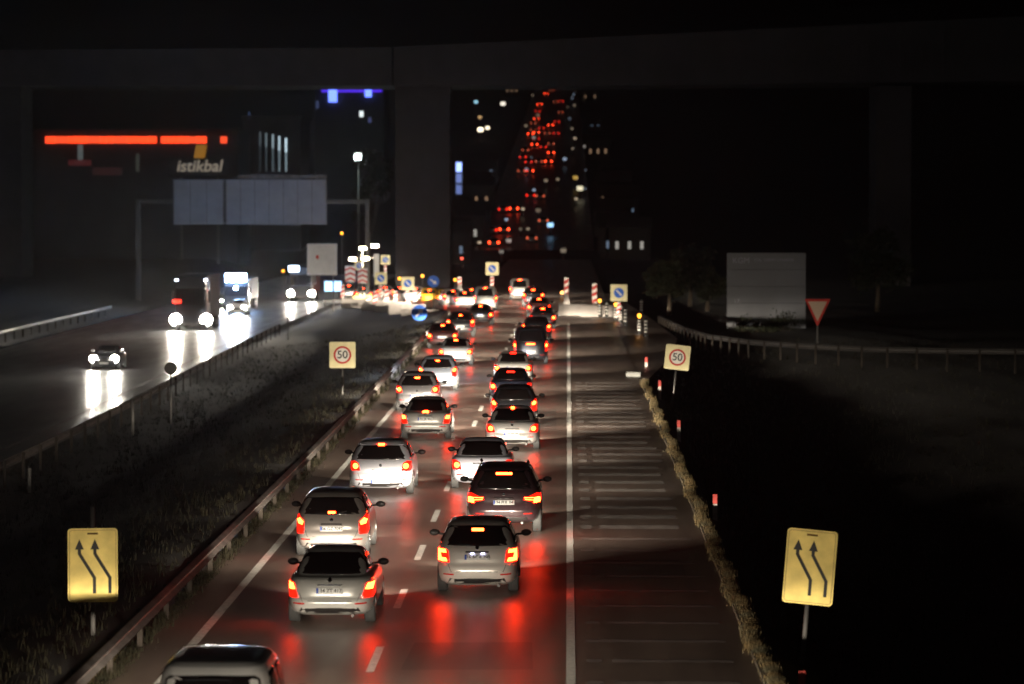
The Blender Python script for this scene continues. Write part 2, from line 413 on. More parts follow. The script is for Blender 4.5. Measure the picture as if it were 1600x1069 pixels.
VANR = [(.20,.25,3.9,.76),(.30,.06,4.1,.84),(.45,.0,4.18,.86),(.75,.02,4.15,.87),(.98,.04,3.95,.865),(1.08,.06,3.5,.86),(1.2,.08,3.3,.845),(1.4,.11,3.0,.82),(1.58,.14,2.7,.785),
         (1.70,.17,2.5,.745),(1.77,.22,2.35,.70),(1.82,.34,2.2,.62),(1.845,.55,2.0,.50),(1.855,.9,1.6,.30)]
HT = {'sedan': SEDAN, 'hatchback': HATCH, 'station_wagon': WAGON, 'suv': SUVR, 'van': VANR}
LT = {'sedan': 4.4, 'hatchback': 4.0, 'station_wagon': 4.48, 'suv': 4.7, 'van': 4.18}
_paint = {}
def paint(name, c, metal=.25, rough=.3):
    return mat('paint_'+name, c, rough, metal=metal, coat=.6, noise=.05, nscale=4)

spot_cache = {}
def beam_pattern(l):      # a dipped headlamp: bright just below the horizontal, little light above it
    l.use_nodes = True; t = l.node_tree; e = t.nodes['Emission']
    tc = t.nodes.new('ShaderNodeTexCoord'); sp = t.nodes.new('ShaderNodeSeparateXYZ'); t.links.new(tc.outputs['Normal'], sp.inputs[0])
    rp = t.nodes.new('ShaderNodeValToRGB'); mp = t.nodes.new('ShaderNodeMapRange')
    mp.inputs[1].default_value = -.5; mp.inputs[2].default_value = .5
    t.links.new(sp.outputs['Y'], mp.inputs[0]); t.links.new(mp.outputs[0], rp.inputs[0])
    cr = rp.color_ramp; cr.elements[0].position = 0; cr.elements[0].color = (.05,)*3+(1,)
    cr.elements[1].position = 1; cr.elements[1].color = (.015,)*3+(1,)
    for q, v in ((.36, .06), (.42, .15), (.455, .8), (.505, 1.0), (.535, .28), (.565, .06), (.65, .022)):
        k = cr.elements.new(q); k.color = (v,)*3+(1,)
    t.links.new(rp.outputs[0], e.inputs['Strength'])
def headlight_beam(parent, loc, energy, color=(1, .88, .70), size=80, down=2.8, back=False, blend=.9, radius=.09):
    key = (energy, color, size, blend, radius)
    if key not in spot_cache:
        l = bpy.data.lights.new('beam', 'SPOT'); l.energy = energy*HEAD; l.color = color; l.spot_size = R(size); l.spot_blend = blend; l.shadow_soft_size = radius
        beam_pattern(l)
        spot_cache[key] = l
    o = bpy.data.objects.new('beam', spot_cache[key]); COL.objects.link(o); o.parent = parent
    o.location = loc; o.rotation_euler = (R(90-down), 0, 0)    # +Y, aimed down
    return o

mesh_cache = {}
def cached(key, name, fn, m, parent):
    if key in mesh_cache:
        o = bpy.data.objects.new(name, mesh_cache[key]); COL.objects.link(o); o.parent = parent; return o
    o = fn(); mesh_cache[key] = o.data; return o
def wheel(parent, x, y, r=.31, wd=.21):
    sg = 1 if x > 0 else -1
    mb = MB(); n = 24; pr = [(-wd/2, r*.62), (-wd/2, r*.93), (-wd/2+.03, r), (wd/2-.03, r), (wd/2, r*.93), (wd/2, r*.62)]
    vs = [(a, rr*math.cos(2*math.pi*i/n), rr*math.sin(2*math.pi*i/n)) for i in range(n) for a, rr in pr]; q = len(pr)
    fs = [(i*q+j, i*q+(j+1) % q, ((i+1) % n)*q+(j+1) % q, ((i+1) % n)*q+j) for i in range(n) for j in range(q)]
    o = cached(('wh', r, wd), 'wheel', lambda: mesh('wheel', vs, fs, M_rubber, parent, True), None, parent)
    o.location = (x, y, r)
    def rimf():
        m2 = MB(); m2.tube((-wd*.42, 0, 0), (wd*.42, 0, 0), r*.6, n=20)
        for k in range(5):
            a = 2*math.pi*k/5; m2.box(wd*.42, wd*.5, -.03, .03, 0, r*.58); 
            m2.v[-8:] = [(v[0], v[1]*math.cos(a)-v[2]*math.sin(a), v[1]*math.sin(a)+v[2]*math.cos(a)) for v in m2.v[-8:]]
        return m2.build('rim', M_rim, o)
    ri = cached(('ri', r, wd), 'rim', rimf, None, o)
    if sg < 0: ri.rotation_euler = (0, 0, math.pi)
    return o

LAMPS = {   # outline of lens, outline of lit bulb; right side, metres (x, z)
 'round_high': ([(.57,.66),(.72,.64),(.845,.70),(.84,.92),(.80,.99),(.62,.90)], [circ(.70,.81,.085,12)]),
 'wedge':      ([(.56,.60),(.80,.58),(.842,.64),(.835,.84),(.72,.86),(.62,.80)], [circ(.69,.72,.075,12)]),
 'corner':     ([(.60,.58),(.80,.56),(.842,.64),(.83,.86),(.70,.86)], [[(.66,.74),(.79,.72),(.81,.84),(.71,.85)]]),
 'c_shape':    ([(.57,.68),(.80,.66),(.838,.74),(.82,.93),(.70,.95),(.60,.92)], [[(.63,.87),(.74,.87),(.80,.84),(.80,.93),(.65,.94)], [(.74,.78),(.805,.76),(.80,.85),(.76,.86)], [(.61,.70),(.80,.69),(.805,.77),(.64,.77)]]),
 'tall_high':  ([(.63,.62),(.80,.60),(.828,.68),(.815,1.0),(.76,1.05),(.62,.84)], [[(.66,.82),(.76,.84),(.79,.93),(.72,.97),(.64,.89)]]),
 'suv_t':      ([(.46,.86),(.78,.78),(.905,.80),(.90,.98),(.80,1.02),(.64,.96)], [[(.72,.78),(.87,.78),(.87,.90),(.73,.90)], [(.50,.90),(.84,.895),(.84,.915),(.50,.92)], [(.52,.86),(.72,.84),(.72,.855),(.52,.875)]]),
 'van_tall':   ([(.74,.62),(.835,.62),(.84,1.15),(.75,1.15)], [[(.75,.86),(.83,.86),(.83,1.0),(.75,1.0)]]),
}
def flip(p): return [(-a, b) for a, b in p]

def car(kind, label, cat, X, Y, col, lamps='wedge', plate='34 TR 482', platez=.66, brake=('glass', .07), lit=True, hz=0,
        detail=2, beams=True, W=1, name=None, group='cars driving away in the two lanes', rz=0, energy=2600, z=0, bumper_dark=False, extra=(), paint_kw={}, stopm=None, brakem=None, roof=None, beam_color=(1, .88, .70)):
    rows = HT[kind]; L = LT[kind]; rows = sc_rows(rows, 1, W, 1); S = Shell(rows, L)
    pm = paint(*col, **paint_kw)
    Y -= .9; X *= (Y)/(Y+.9)
    t = thing(name or kind, (X, Y+L/2, z), label, cat, group, rz)
    stopm = stopm or M_stop
    S.body(pm, t, 104 if detail == 2 else 56)
    top = rows[-1][0]
    # windows
    if kind == 'sedan': gz0, gz1 = .965, 1.29
    elif kind == 'hatchback': gz0, gz1 = 1.0, 1.345
    elif kind == 'station_wagon': gz0, gz1 = 1.02, 1.36
    elif kind == 'suv': gz0, gz1 = 1.12, 1.53
    else: gz0, gz1 = 1.08, 1.66
    w0 = S.at(gz0)[2]; w1 = S.at(gz1)[2]
    i0, i1 = (.02, .02) if kind != 'van' else (.12, .11)
    zc = (gz0+gz1)/2
    S.patch('rear_window', [(-w0+i0+.02, gz0), (0, gz0-.015), (w0-i0-.02, gz0), (w0-i0+.015, gz0+.05), (w1-i1+.012, gz1-.05), (w1-i1-.05, gz1), (0, gz1+.012), (-w1+i1+.05, gz1), (-w1+i1-.012, gz1-.05), (-w0+i0-.015, gz0+.05)], M_glass, t, off=.012, rings=(0, .25, .5, .75, 1), sub=5)
    za, zb = gz0+.01, gz1
    def sy(z_, f): yc, l, _ = S.ring(z_); return yc+l*f
    for sd in ('left', 'right'):
        S.patch('side_window', [(sy(za, -.74), za), (sy(za, -.05), za), (sy(zb, -.02), zb), (sy(zb, -.62), zb)], M_glass, t, sd, off=.004)
        if detail >= 1: S.patch('side_window', [(sy(za, .0), za), (sy(za, .74), za), (sy(zb, .62), zb), (sy(zb, .03), zb)], M_glass, t, sd, off=.004)
    wf0, wf1 = S.at(gz0+.02)[2], S.at(gz1)[2]
    S.patch('windshield', [(-wf0+.1, gz0+.02), (wf0-.1, gz0+.02), (wf1-.07, gz1), (-wf1+.07, gz1)], M_glass, t, 'front', off=.004)
    # lamps
    lens, cores = LAMPS[lamps]
    dz = hz-(.03 if kind == 'sedan' else 0)
    for f in (lambda p: p, flip):
        o = S.patch('tail_light', [(a, b+dz) for a, b in f(lens)], M_lens if lit else M_lens_dim, t, off=.012, depth=.03)
        if lit:
            for c in cores:
                S.patch('bulb', [(a, b+dz) for a, b in f(c)], stopm, o, off=.018, depth=.006, sub=2)
    if brake and lit:
        kindb, bw = brake[0], brake[1]
        bm_ = brakem or stopm
        if kindb == 'glass': zz = gz1-.065
        elif kindb == 'top': zz = gz1+.03
        elif kindb == 'low': zz = gz0+.03
        else: zz = brake[2]
        S.patch('brake_light', rrect(-bw, bw, zz-.022, zz+.022, .012, 2), bm_, t, off=.02, depth=.02, sub=3)
    # plate
    if detail >= 1:
        p = S.patch('license_plate', rrect(-.26, .26, platez-.057, platez+.057, .012, 2), M_plate, t, off=.014, depth=.014)
        py = S.end(0, platez, -1).y-.017
        S.patch('country_band', [(-.256, platez-.05), (-.215, platez-.05), (-.215, platez+.05), (-.256, platez+.05)], M_blue, p, off=.017, depth=.004)
        if detail == 2: text_mesh('plate_number', plate, .105, M_ink, p, (.022, py, platez), sx=.92, bold=.002)
    # bumper lower, reflectors
    z0 = rows[0][0]
    S.patch('rear_diffuser', [(-.62*W, z0+.05), (.62*W, z0+.05), (.56*W, z0+.17), (-.56*W, z0+.17)], M_blackpl, t, off=.006)
    if detail >= 1:
        for sx in (-1, 1):
            S.patch('reflector', rrect(*sorted((sx*.48, sx*.70)), z0+.235, z0+.265, .01, 2), M_lens_dim, t, off=.008)
    if detail == 2:
        # lid seam, handle, badge, exhaust
        hw = .54*W; zt = gz0-.02; zb_ = .50 if platez > .55 else .48
        for a, b in (((-hw, zb_), (hw, zb_)),):
            S.patch('lid_seam', [(a[0], a[1]-.005), (b[0], b[1]-.005), (b[0], b[1]+.005), (a[0], a[1]+.005)], M_ink, t, off=.002, sub=8)
        for sx in (-1, 1):
            S.patch('lid_seam', [(sx*hw, zb_), (sx*(hw+.01), zb_), (sx*(hw+.06), zb_+.14), (sx*(hw+.05), zb_+.14)], M_ink, t, off=.002)
        S.patch('handle_trim', rrect(-.24, .24, platez+.09 if platez > .55 else .70, platez+.115 if platez > .55 else .725, .008, 2), M_chrome if 'chrome' in extra else M_blackpl, t, off=.016)
        S.patch('badge', circ(0, platez+.19 if platez > .55 else .83, .04, 14), M_chrome, t, off=.014)
        ex = MB(); ex.tube((.45*W, -L/2+.06, z0+.02), (.45*W, -L/2+.4, z0+.02), .03); ex.build('exhaust', M_galv_d, t)
    # mirrors
    mw = S.at(gz0+.03)[2]; my = sy(gz0, .55)
    for sx in (-1, 1):
        vs = []; n = 10; mmb = MB()
        rings_ = []
        for i in range(7):
            ph = -math.pi/2+math.pi*i/6
            for j in range(n):
                th = 2*math.pi*j/n
                vs.append((sx*(mw+.20)+.115*math.cos(ph)*math.cos(th), my+.06*math.sin(ph), gz0+.035+.075*math.cos(ph)*math.sin(th)))
        fs = [(i*n+j, i*n+(j+1) % n, (i+1)*n+(j+1) % n, (i+1)*n+j) for i in range(6) for j in range(n)]
        mmb.add(vs, fs); mmb.tube((sx*(mw-.04), my, gz0), (sx*(mw+.12), my, gz0+.01), .022, n=8)
        mmb.build('mirror', M_blackpl, t, True)
    # wheels; black side patches stand in for the shade inside the arches
    wr = .31 if kind not in ('suv',) else .37
    xw = rows[3][3]-.115
    fy, ry = L*.31, -L*.29
    for yw in (fy, ry):
        for sx in (-1, 1):
            wheel(t, sx*xw, yw, wr)
        if detail == 2:
            for sd in ('left', 'right'):
                S.patch('arch_shade', [(yw+(wr+.05)*math.cos(a), max(z0+.01, wr+(wr+.05)*math.sin(a))) for a in [math.pi*i/10 for i in range(11)]], M_ink, t, sd, off=.001, depth=.01, sub=1)
    # headlamps
    hz_ = .62 if kind not in ('suv',) else .78
    for sx in (-1, 1):
        S.patch('headlight', [(sx*.50, hz_), (sx*.80, hz_+.03), (sx*.78, hz_+.14), (sx*.52, hz_+.10)], M_plate_l, t, 'front', off=.01)
    if 'rails' in extra:
        for sx in (-1, 1):
            pts = [(sx*(S.at(gz1+.03)[2]-.0), sy(gz1, -.7), top-.05), (sx*.57, sy(gz1, -.5), top+.03), (sx*.57, sy(gz1, .4), top+.03), (sx*.60, sy(gz1, .6), top-.04)]
            rl = MB()
            for a, b in zip(pts[:-1], pts[1:]): rl.tube(a, b, .018, n=8)
            rl.build('roof_rail', M_galv_d, t, True)
    if 'wiper' in extra:
        yv = S.end(0, gz0+.03, -1).y-.02
        MB().tube((0, yv, gz0), (.34, S.end(.34, gz0+.06, -1).y-.02, gz0+.07), .009, n=6).build('wiper', M_ink, t)
    if 'spoiler' in extra:
        yv = S.end(0, gz1+.05, -1).y
        sp = MB(); wv = S.at(gz1+.04)[2]-.05
        sp.add([(-wv, yv+.02, gz1+.02), (wv, yv+.02, gz1+.02), (wv, yv+.25, gz1+.07), (-wv, yv+.25, gz1+.07),
                (-wv, yv+.0, gz1+.045), (wv, yv+.0, gz1+.045), (wv*.95, yv+.25, gz1+.105), (-wv*.95, yv+.25, gz1+.105)],
               [(0,3,2,1),(4,5,6,7),(0,1,5,4),(1,2,6,5),(2,3,7,6),(3,0,4,7)])
        bevel(sp.build('spoiler', pm, t), .012)
    if 'aerial' in extra:
        MB().tube((0, sy(gz1, -.55), top-.03), (0, sy(gz1, -.75), top+.18), .007, .003, n=6).build('aerial', M_ink, t)
    if 'platelamp' in extra:
        for sx in (-.1, .12):
            S.patch('plate_lamp', rrect(sx-.035, sx+.035, platez+.066, platez+.082, .006, 2), M_platelamp, t, off=.035, depth=.03)
    if beams:
        for sx in (-.6, .6):
            headlight_beam(t, (sx, L/2+.06, hz_+.05), energy*(1.9 if Y > 105 else 1), color=beam_color)
    return t

def XY(px, s):     # photo column and scale (px per metre) -> ground x, y
    return (px-887)/s, F/s

# ------------------------------------------------------------------ traffic driving away
GL = 'cars in the left lane driving away'; GRR = 'cars in the right lane driving away'
x, y = XY(326, 113.5)
car('van', 'white van cut off by the bottom edge, its dark rear window half visible', 'van', x, 45.8, ('vanwhite', (.80, .79, .77)), lamps='van_tall', brake=None, group=None, plate='34 VN 118', W=.97, paint_kw=dict(metal=0, rough=.25), energy=1700)
x, y = XY(513, 81)
car('sedan', 'silver sedan with a big pale bumper, nearest whole car in the left lane', 'car', x, y, ('silvernear', (.62, .61, .58)), 'corner', '34 ZT 417', .69, None, group=GL, extra=('chrome',), W=.975)
x, y = XY(516, 68)
car('hatchback', 'grey beige hatchback with brake light low on its rear glass, just ahead of nearest sedan', 'car', x, y, ('greige', (.30, .27, .25)), 'tall_high', '06 GZ 7092', .68, ('low', .085), group=GL, W=1.0, hz=-.06, energy=1700, extra=('wiper',))
x, y = XY(593.5, 56)
car('hatchback', 'silver white coupe-like hatchback with round glowing lamps and its plate on the bumper', 'car', x, y, ('pearl', (.60, .60, .66)), 'wedge', '34 HE 3467', .40, ('top', .09), group=GL, W=1.06, hz=.09, extra=('spoiler', 'chrome'))
x, y = XY(664, 45.3)
car('sedan', 'silver sedan with brake light on its boot lid, directly ahead of the round-lamp hatchback', 'car', x, y, ('silver2', (.50, .48, .46)), 'corner', '34 EK 905', .70, ('z', .1, .93), group=GL, extra=('chrome',), W=1.0)
x, y = XY(651, 39.9)
car('hatchback', 'dark-topped grey hatchback keeping far left, its left wheels on the edge line', 'car', x, y, ('grey', (.26, .25, .26)), 'wedge', '34 AY 226', .60, ('glass', .10), group=GL, hz=.12)
x, y = XY(683, 36)
car('hatchback', 'bluish grey small car with cold light on its bumper, left lane', 'car', x, y, ('bluegrey', (.38, .42, .50)), 'tall_high', '34 BV 61', .66, ('glass', .08), group=GL, detail=1, beam_color=(.75, .85, 1))
x, y = XY(711, 31.2)
car('sedan', 'white saloon with its boot glaring in headlight beams, left lane beside the guardrail curve', 'car', x, y, ('white', (.72, .70, .66)), 'wedge', '34', .62, ('glass', .10), group=GL, detail=1, energy=3600)
x, y = XY(695, 28.6)
car('sedan', 'dark red-lit saloon half hidden behind the glaring white saloon', 'car', x-.35, y+5, ('darkred', (.08, .03, .03)), 'wedge', '34', .62, ('glass', .10), group=GL, detail=1)
x, y = XY(719, 25.6)
car('hatchback', 'dark hatchback with two orange lamps high up, left lane in the middle distance', 'car', x, y, ('black', (.03, .03, .035)), 'tall_high', '34', .62, ('glass', .09), group=GL, detail=1)
x, y = XY(750, 23.4)
car('sedan', 'black saloon with a violet-white lit number plate, left lane before the works', 'car', x, y, ('black', (.03, .03, .035)), 'wedge', '34', .62, ('glass', .09), group=GL, detail=1, extra=('platelamp',))
x, y = XY(758, 20.6)
car('van', 'pale people carrier with a high red brake light, last in line before the works', 'van', x, y, ('pale', (.5, .5, .48)), 'van_tall', '34', .62, ('top', .1), group=None, detail=1, energy=3600)

x, y = XY(745, 75)
car('station_wagon', 'white estate car with hook-shaped lamps and wide red brake light, nearest in the right lane', 'car', x, y, ('cream', (.76, .72, .67)), 'c_shape', '16 ACA 780', .79, ('glass', .125), group=GRR, W=1.0, extra=('platelamp', 'aerial'), hz=.0)
x, y = XY(787, 63.5)
car('suv', 'dark tall off-roader with a long thin red brake bar and roof rails', 'suv', x, y, ('maroonblack', (.055, .03, .035)), 'suv_t', '34 PUL 04', .80, ('glass', .20), group=None, extra=('rails', 'chrome'), W=.99, hz=0)
x, y = XY(752, 55)
car('sedan', 'white saloon left of the dark off-roader, straddling the lane dashes', 'car', x, y, ('blueish', (.60, .60, .68)), 'wedge', '34 BU 1957', .66, None, group=GRR, W=1.02, hz=.02)
x, y = XY(800, 47.4)
car('sedan', 'silver white saloon with glaring bumper, right lane ahead of the off-roader', 'car', x, y, ('silver3', (.56, .54, .52)), 'wedge', '34 FK 80', .55, ('top', .06), group=GRR, W=1.03, hz=.03, energy=3200)
x, y = XY(802, 43.4)
car('hatchback', 'black hatchback tightly ahead of the silver white saloon in the right lane', 'car', x, y+1.2, ('black', (.03, .03, .035)), 'tall_high', '34 GM 55', .62, None, group=GRR, hz=-.02)
x, y = XY(796, 39.0)
car('sedan', 'dark blue saloon with a bright red brake light in its glass, right lane', 'car', x, y+2, ('navy', (.03, .035, .06)), 'wedge', '34 HT 90', .62, ('glass', .16), group=GRR, detail=1, brakem=M_stop_r)
x, y = XY(801, 34.6)
car('sedan', 'white saloon with a big pale boot lid between dark cars in the right lane', 'car', x, y, ('white', (.72, .70, .66)), 'wedge', '34 RD 5', .72, ('top', .13), group=GRR, detail=1, W=1.02, brakem=M_stop_r)
x, y = XY(829, 30.8)
car('van', 'dark van with a row of orange red lights, far right side of the right lane', 'van', x, y, ('black', (.03, .03, .035)), 'van_tall', '34', .62, ('z', .22, 1.0), group=None, detail=1)
x, y = XY(838, 26.8)
car('hatchback', 'black hatchback with white reflections on its glass, right lane in the middle distance', 'car', x, y, ('black', (.03, .03, .035)), 'tall_high', '34', .62, None, group=GRR, detail=1, hz=.05)
x, y = XY(848, 24.0)
car('sedan', 'dark saloon close to the right edge line with three orange lamps, right lane', 'car', x, y, ('black', (.03, .03, .035)), 'wedge', '34', .62, ('glass', .12), group=GRR, detail=1, extra=('platelamp',))
x, y = XY(842, 21.8)
car('sedan', 'dark red saloon farther up the right lane before the striped boards', 'car', x, y, ('darkred', (.08, .03, .03)), 'wedge', '34', .62, ('glass', .12), group=GRR, detail=1)
x, y = XY(833, 19.8)
car('hatchback', 'dark hatchback at the head of the right lane queue by the works', 'car', x, y, ('black', (.03, .03, .035)), 'tall_high', '34', .62, ('glass', .12), group=GRR, detail=1)
x, y = XY(812, 18.6)
car('van', 'white van in the diversion, lit bright between the two queues', 'van', x, y, ('white', (.72, .70, .66)), 'van_tall', '34', .62, ('top', .12), group=None, detail=1, energy=3600)
# unseen cars added below the frame so their headlamps light the first cars
car('sedan', 'unseen grey saloon added behind the white estate car below the picture', 'car', -1.9, 38.0, ('grey', (.26, .25, .26)), 'wedge', '34', .62, ('glass', .1), group=None, detail=0, energy=2400)

car('suv', 'unseen grey off-roader added behind the white van below the picture', 'suv', -5.0, 33.5, ('grey', (.26, .25, .26)), 'suv_t', '34', .82, ('glass', .1), group=None, detail=0, energy=2500)
# cars following the diversion to the left, under and past the viaduct
far = [(722, 476, 'silver saloon entering the diversion, lit white'), (703, 474, 'white saloon second in the diversion bend'), (733, 470, 'dark saloon turning into the diversion behind the silver one'),
       (666, 470, 'yellow taxi at the bend of the diversion'), (692, 471, 'yellow taxi following the first one through the bend'), (645, 467, 'white car past the taxis, brake lamps glowing'),
       (621, 463, 'dark saloon in the diversion under the yellow disc sign'), (598, 463, 'silver hatchback between the diversion sign posts'), (563, 464, 'white hatchback glaring below the floodlit chevrons'), (541, 460, 'dark hatchback nearly behind the gantry post')]
fcol = [('silver', (.48, .47, .45)), ('white', (.72, .70, .66)), ('black', (.03, .03, .035)), ('taxi', (.75, .42, .02)), ('taxi', (.75, .42, .02)), ('white', (.72, .70, .66)), ('black', (.03, .03, .035)), ('silver', (.48, .47, .45)), ('white', (.72, .70, .66)), ('black', (.03, .03, .035))]
for i, ((px, py, lb), c) in enumerate(zip(far, fcol)):
    zz = -.3 if px > 700 else (-1.0 if px > 640 else -1.7)
    s = (py+6-318)/(8.1-zz); x, y = XY(px, s)
    car(['sedan', 'hatchback'][i % 2], lb, 'taxi' if 'taxi' in lb else 'car', x, y, c, ['wedge', 'tall_high'][i % 2], '34', .62, ('glass', .1), group='cars following the diversion', detail=0, rz=R(9), z=zz, energy=2600, stopm=M_stop_far, name='taxi' if 'taxi' in lb else None)

# ------------------------------------------------------------------ oncoming traffic (fronts face the camera)
def lamp_disc(parent, x, y, z, r, m, name='headlight'):  # most discs are larger than real lamps, glare is built into their size
    mb = MB(); n = 20
    vs = [(x, y-.02, z)]+[(x+r*math.cos(2*math.pi*i/n), y, z+r*math.sin(2*math.pi*i/n)) for i in range(n)]+[(x+r*math.cos(2*math.pi*i/n), y+.05, z+r*math.sin(2*math.pi*i/n)) for i in range(n)]
    fs = [(0, 1+(i+1) % n, 1+i) for i in range(n)]+[(1+i, 1+(i+1) % n, 1+n+(i+1) % n, 1+n+i) for i in range(n)]
    return mesh(name, vs, fs, m, parent)
def oncoming(kind, label, X, Y, col, r=.20, hm=None, en=2400, color=(1, .92, .78), z=-1.72, sep=.62, hz=.68, down=1.5):
    rows = HT[kind]; L = LT[kind]; S = Shell(rows, L)
    t = thing('oncoming_'+kind if kind != 'van' else 'oncoming_van', (X, Y+L/2, z), label, 'van' if kind == 'van' else 'car', 'oncoming traffic on the far carriageway', math.pi)
    S.body(paint(*col), t, 36)
    gz0, gz1 = (1.03, 1.33) if kind == 'sedan' else ((1.0, 1.37) if kind == 'hatchback' else (1.08, 1.66))
    wf0, wf1 = S.at(gz0)[2], S.at(gz1)[2]
    S.patch('windshield', [(-wf0+.1, gz0), (wf0-.1, gz0), (wf1-.07, gz1), (-wf1+.07, gz1)], M_glass, t, 'front', off=.004)
    S.patch('grille', rrect(-.35, .35, .5, .66, .03), M_blackpl, t, 'front', off=.008)
    S.patch('license_plate', rrect(-.26, .26, .36, .47, .012, 2), M_plate, t, 'front', off=.012)
    for sd in ('left', 'right'):
        a = S.ring(gz0); b = S.ring(gz1)
        S.patch('side_window', [(a[0]-a[1]*.7, gz0), (a[0]+a[1]*.74, gz0), (b[0]+b[1]*.6, gz1), (b[0]-b[1]*.6, gz1)], M_glass, t, sd, off=.004)
    for yw in (L*.31, -L*.29):
        for sx in (-1, 1): wheel(t, sx*.74, yw)
    for sx in (-1, 1):
        MB().box(sx*.86-.1, sx*.86+.1, .55, .65, gz0-.02, gz0+.12).build('mirror', M_blackpl, t)
        yv = S.end(sx*sep, hz, 1).y+.035
        o = lamp_disc(t, sx*sep, yv, hz, r, hm or M_head); 
        for v in o.data.vertices: pass
        for p in o.data.polygons: p.flip()
        b = headlight_beam(t, (sx*sep, yv+.05, hz), en*.3, color=color, size=80, down=down, radius=.12)
    return t
def OX(px, s): return (px-887)/s, F/s
x, y = OX(160, 26.6); oncoming('sedan', 'oncoming dark car nearest to the camera with two slanting white headlights', x, y, ('black', (.03, .03, .035)), hz=.66, en=2600, r=0.22)
x, y = OX(369, 17.9); oncoming('sedan', 'oncoming car below the blue-white glare, its two headlights close together', x, y, ('grey', (.26, .25, .26)), hz=.7, en=4200)
x, y = OX(345, 17.0); oncoming('hatchback', 'oncoming car half hidden left of the blue-white glare', x, y+6, ('silver', (.48, .47, .45)), r=.09, en=1500)

# big lorry with marker lamps, tanker-like lorry with cold roof lamp
def truck(label, X, Y, w_, h_, col, sep, hr, marks, roofm, en, hz=.85, cold=False, z=-1.72, roofbar=None):
    t = thing('lorry', (X, Y, z), label, 'lorry', 'oncoming traffic on the far carriageway', 0)
    cabin = MB().box(-w_/2, w_/2, 0, 2.1, .55, h_*.98).build('cab', paint(*col), t); bevel(cabin, .10, 3)
    bx = MB().box(-w_/2-.02, w_/2+.02, 2.3, 9.5, .95, h_).build('cargo_box', mat('box_dark', (.05, .05, .055), .6), t); bevel(bx, .04)
    bevel(MB().box(-w_/2+.12, w_/2-.12, -.012, .02, h_*.46, h_*.76).build('windshield', M_glass, t), .01)
    bevel(MB().box(-w_/2+.3, w_/2-.3, -.012, .02, h_*.26, h_*.40).build('grille', M_blackpl, t), .01)
    bevel(MB().box(-w_/2, w_/2, -.12, .1, .38, .62).build('bumper', M_galv_d, t), .03)
    for sx in (-1, 1):
        MB().box(sx*(w_/2+.16)-.09, sx*(w_/2+.16)+.09, .1, .2, h_*.5, h_*.72).build('mirror', M_blackpl, t)
        lamp_disc(t, sx*sep, -.05, hz, hr, M_head_b if cold else M_head)
        b = headlight_beam(t, (sx*sep, -.14, hz), en*.3, size=80, down=1.5, radius=.14); b.rotation_euler = (R(-(90-1.5)), math.pi, 0) if False else (R(90-1.5), 0, math.pi)
        for yw in (1.0, 6.8, 8.2):
            wheel(t, sx*(w_/2-.15), yw, .48, .28)
    for mx in marks:
        MB().box(mx-.10, mx+.10, -.06, -.02, h_*.90, h_*.90+.10).build('marker_lamp', mat('marker_white', (.8, .8, .8), .3, emit=(.75, .8, 1), estr=30), t)
    if roofbar:
        x0, x1, z0_, z1_, m_, lab = roofbar
        rb = MB().box(x0, x1, -.35, -.05, z0_, z1_).build(lab, m_, t); bevel(rb, .04)
    return t
x, y = OX(297, 20.3)
truck('oncoming lorry with two glaring headlights and white marker lamps on its cab corners', x, y, 2.5, 4.3, ('black', (.03, .03, .035)), 1.18, .44, (-1.1, 1.15), None, 7500, roofbar=(-1.35, -.75, 2.15, 2.4, M_stop_r, 'red_marker'))
x, y = OX(470, 15.7)
truck('oncoming lorry with a square blue-white roof lamp, left of the grey roadside panel', x, y, 2.4, 3.6, ('black', (.03, .03, .035)), 1.04, .32, (), None, 5200, roofbar=(-1.2, -.2, 3.05, 3.6, mat('roof_lamp_cold', (.8, .8, .8), .3, emit=(.62, .78, 1), estr=14), 'roof_lamp'))
# blue flashing tow truck, its beacon bar oversized to take in the strongest glare
x, y = OX(368, 17.0)
tt = truck('tow lorry with a dazzling blue-white beacon bar on its roof', x, y, 2.3, 2.9, ('black', (.03, .03, .035)), .0, .15, (), None, 1200, hz=2.05, cold=True, roofbar=(-.95, .95, 2.62, 3.35, mat('beacon_blue', (.3, .5, 1), .3, emit=(.30, .55, 1), estr=160), 'beacon_bar'))
bl = bpy.data.lights.new('beacon', 'POINT'); bl.energy = 900; bl.color = (.35, .58, 1); bl.shadow_soft_size = .4
b = bpy.data.objects.new('beacon', bl); COL.objects.link(b); b.parent = tt; b.location = (0, -.9, 3.0)

# ------------------------------------------------------------------ road signs
def pole(t, h, r=.035, z0=0, m=None): return MB().tube((0, .05, z0), (0, .05, h), r, n=12).build('pole', m or M_galv_d, t, True)
def panel(t, pts, m, name='panel', y0=0, th=.03): return MB().prism(pts, y0-th/2, y0+th/2).build(name, m, t)
def ring_pts(cx, cz, r0, r1, n=32):
    vs = []; fs = []
    for i in range(n):
        a = 2*math.pi*i/n; vs += [(cx+r0*math.cos(a), cz+r0*math.sin(a)), (cx+r1*math.cos(a), cz+r1*math.sin(a))]
    return vs, [(2*i, 2*i+1, (2*i+3) % (2*n), (2*i+2) % (2*n)) for i in range(n)]
def flat(t, name, pts2, y, m, faces=None):
    vs = [(x, y, z) for x, z in pts2]; return mesh(name, vs, faces or [tuple(range(len(vs)))], m, t)
def stroke(mb, P, w_, y):
    for a, b in zip(P[:-1], P[1:]):
        a = Vector(a); b = Vector(b); d = (b-a).normalized(); n = Vector((-d.y, d.x))*w_/2; e = d*w_*.25
        q = [a-n-e, b-n+e, b+n+e, a+n-e]; mb.add([(v.x, y, v.y) for v in q], [(0, 1, 2, 3)]); y -= .0006
M_rust = mat('rust', (.30, .15, .03), .7, noise=.6, nscale=20)
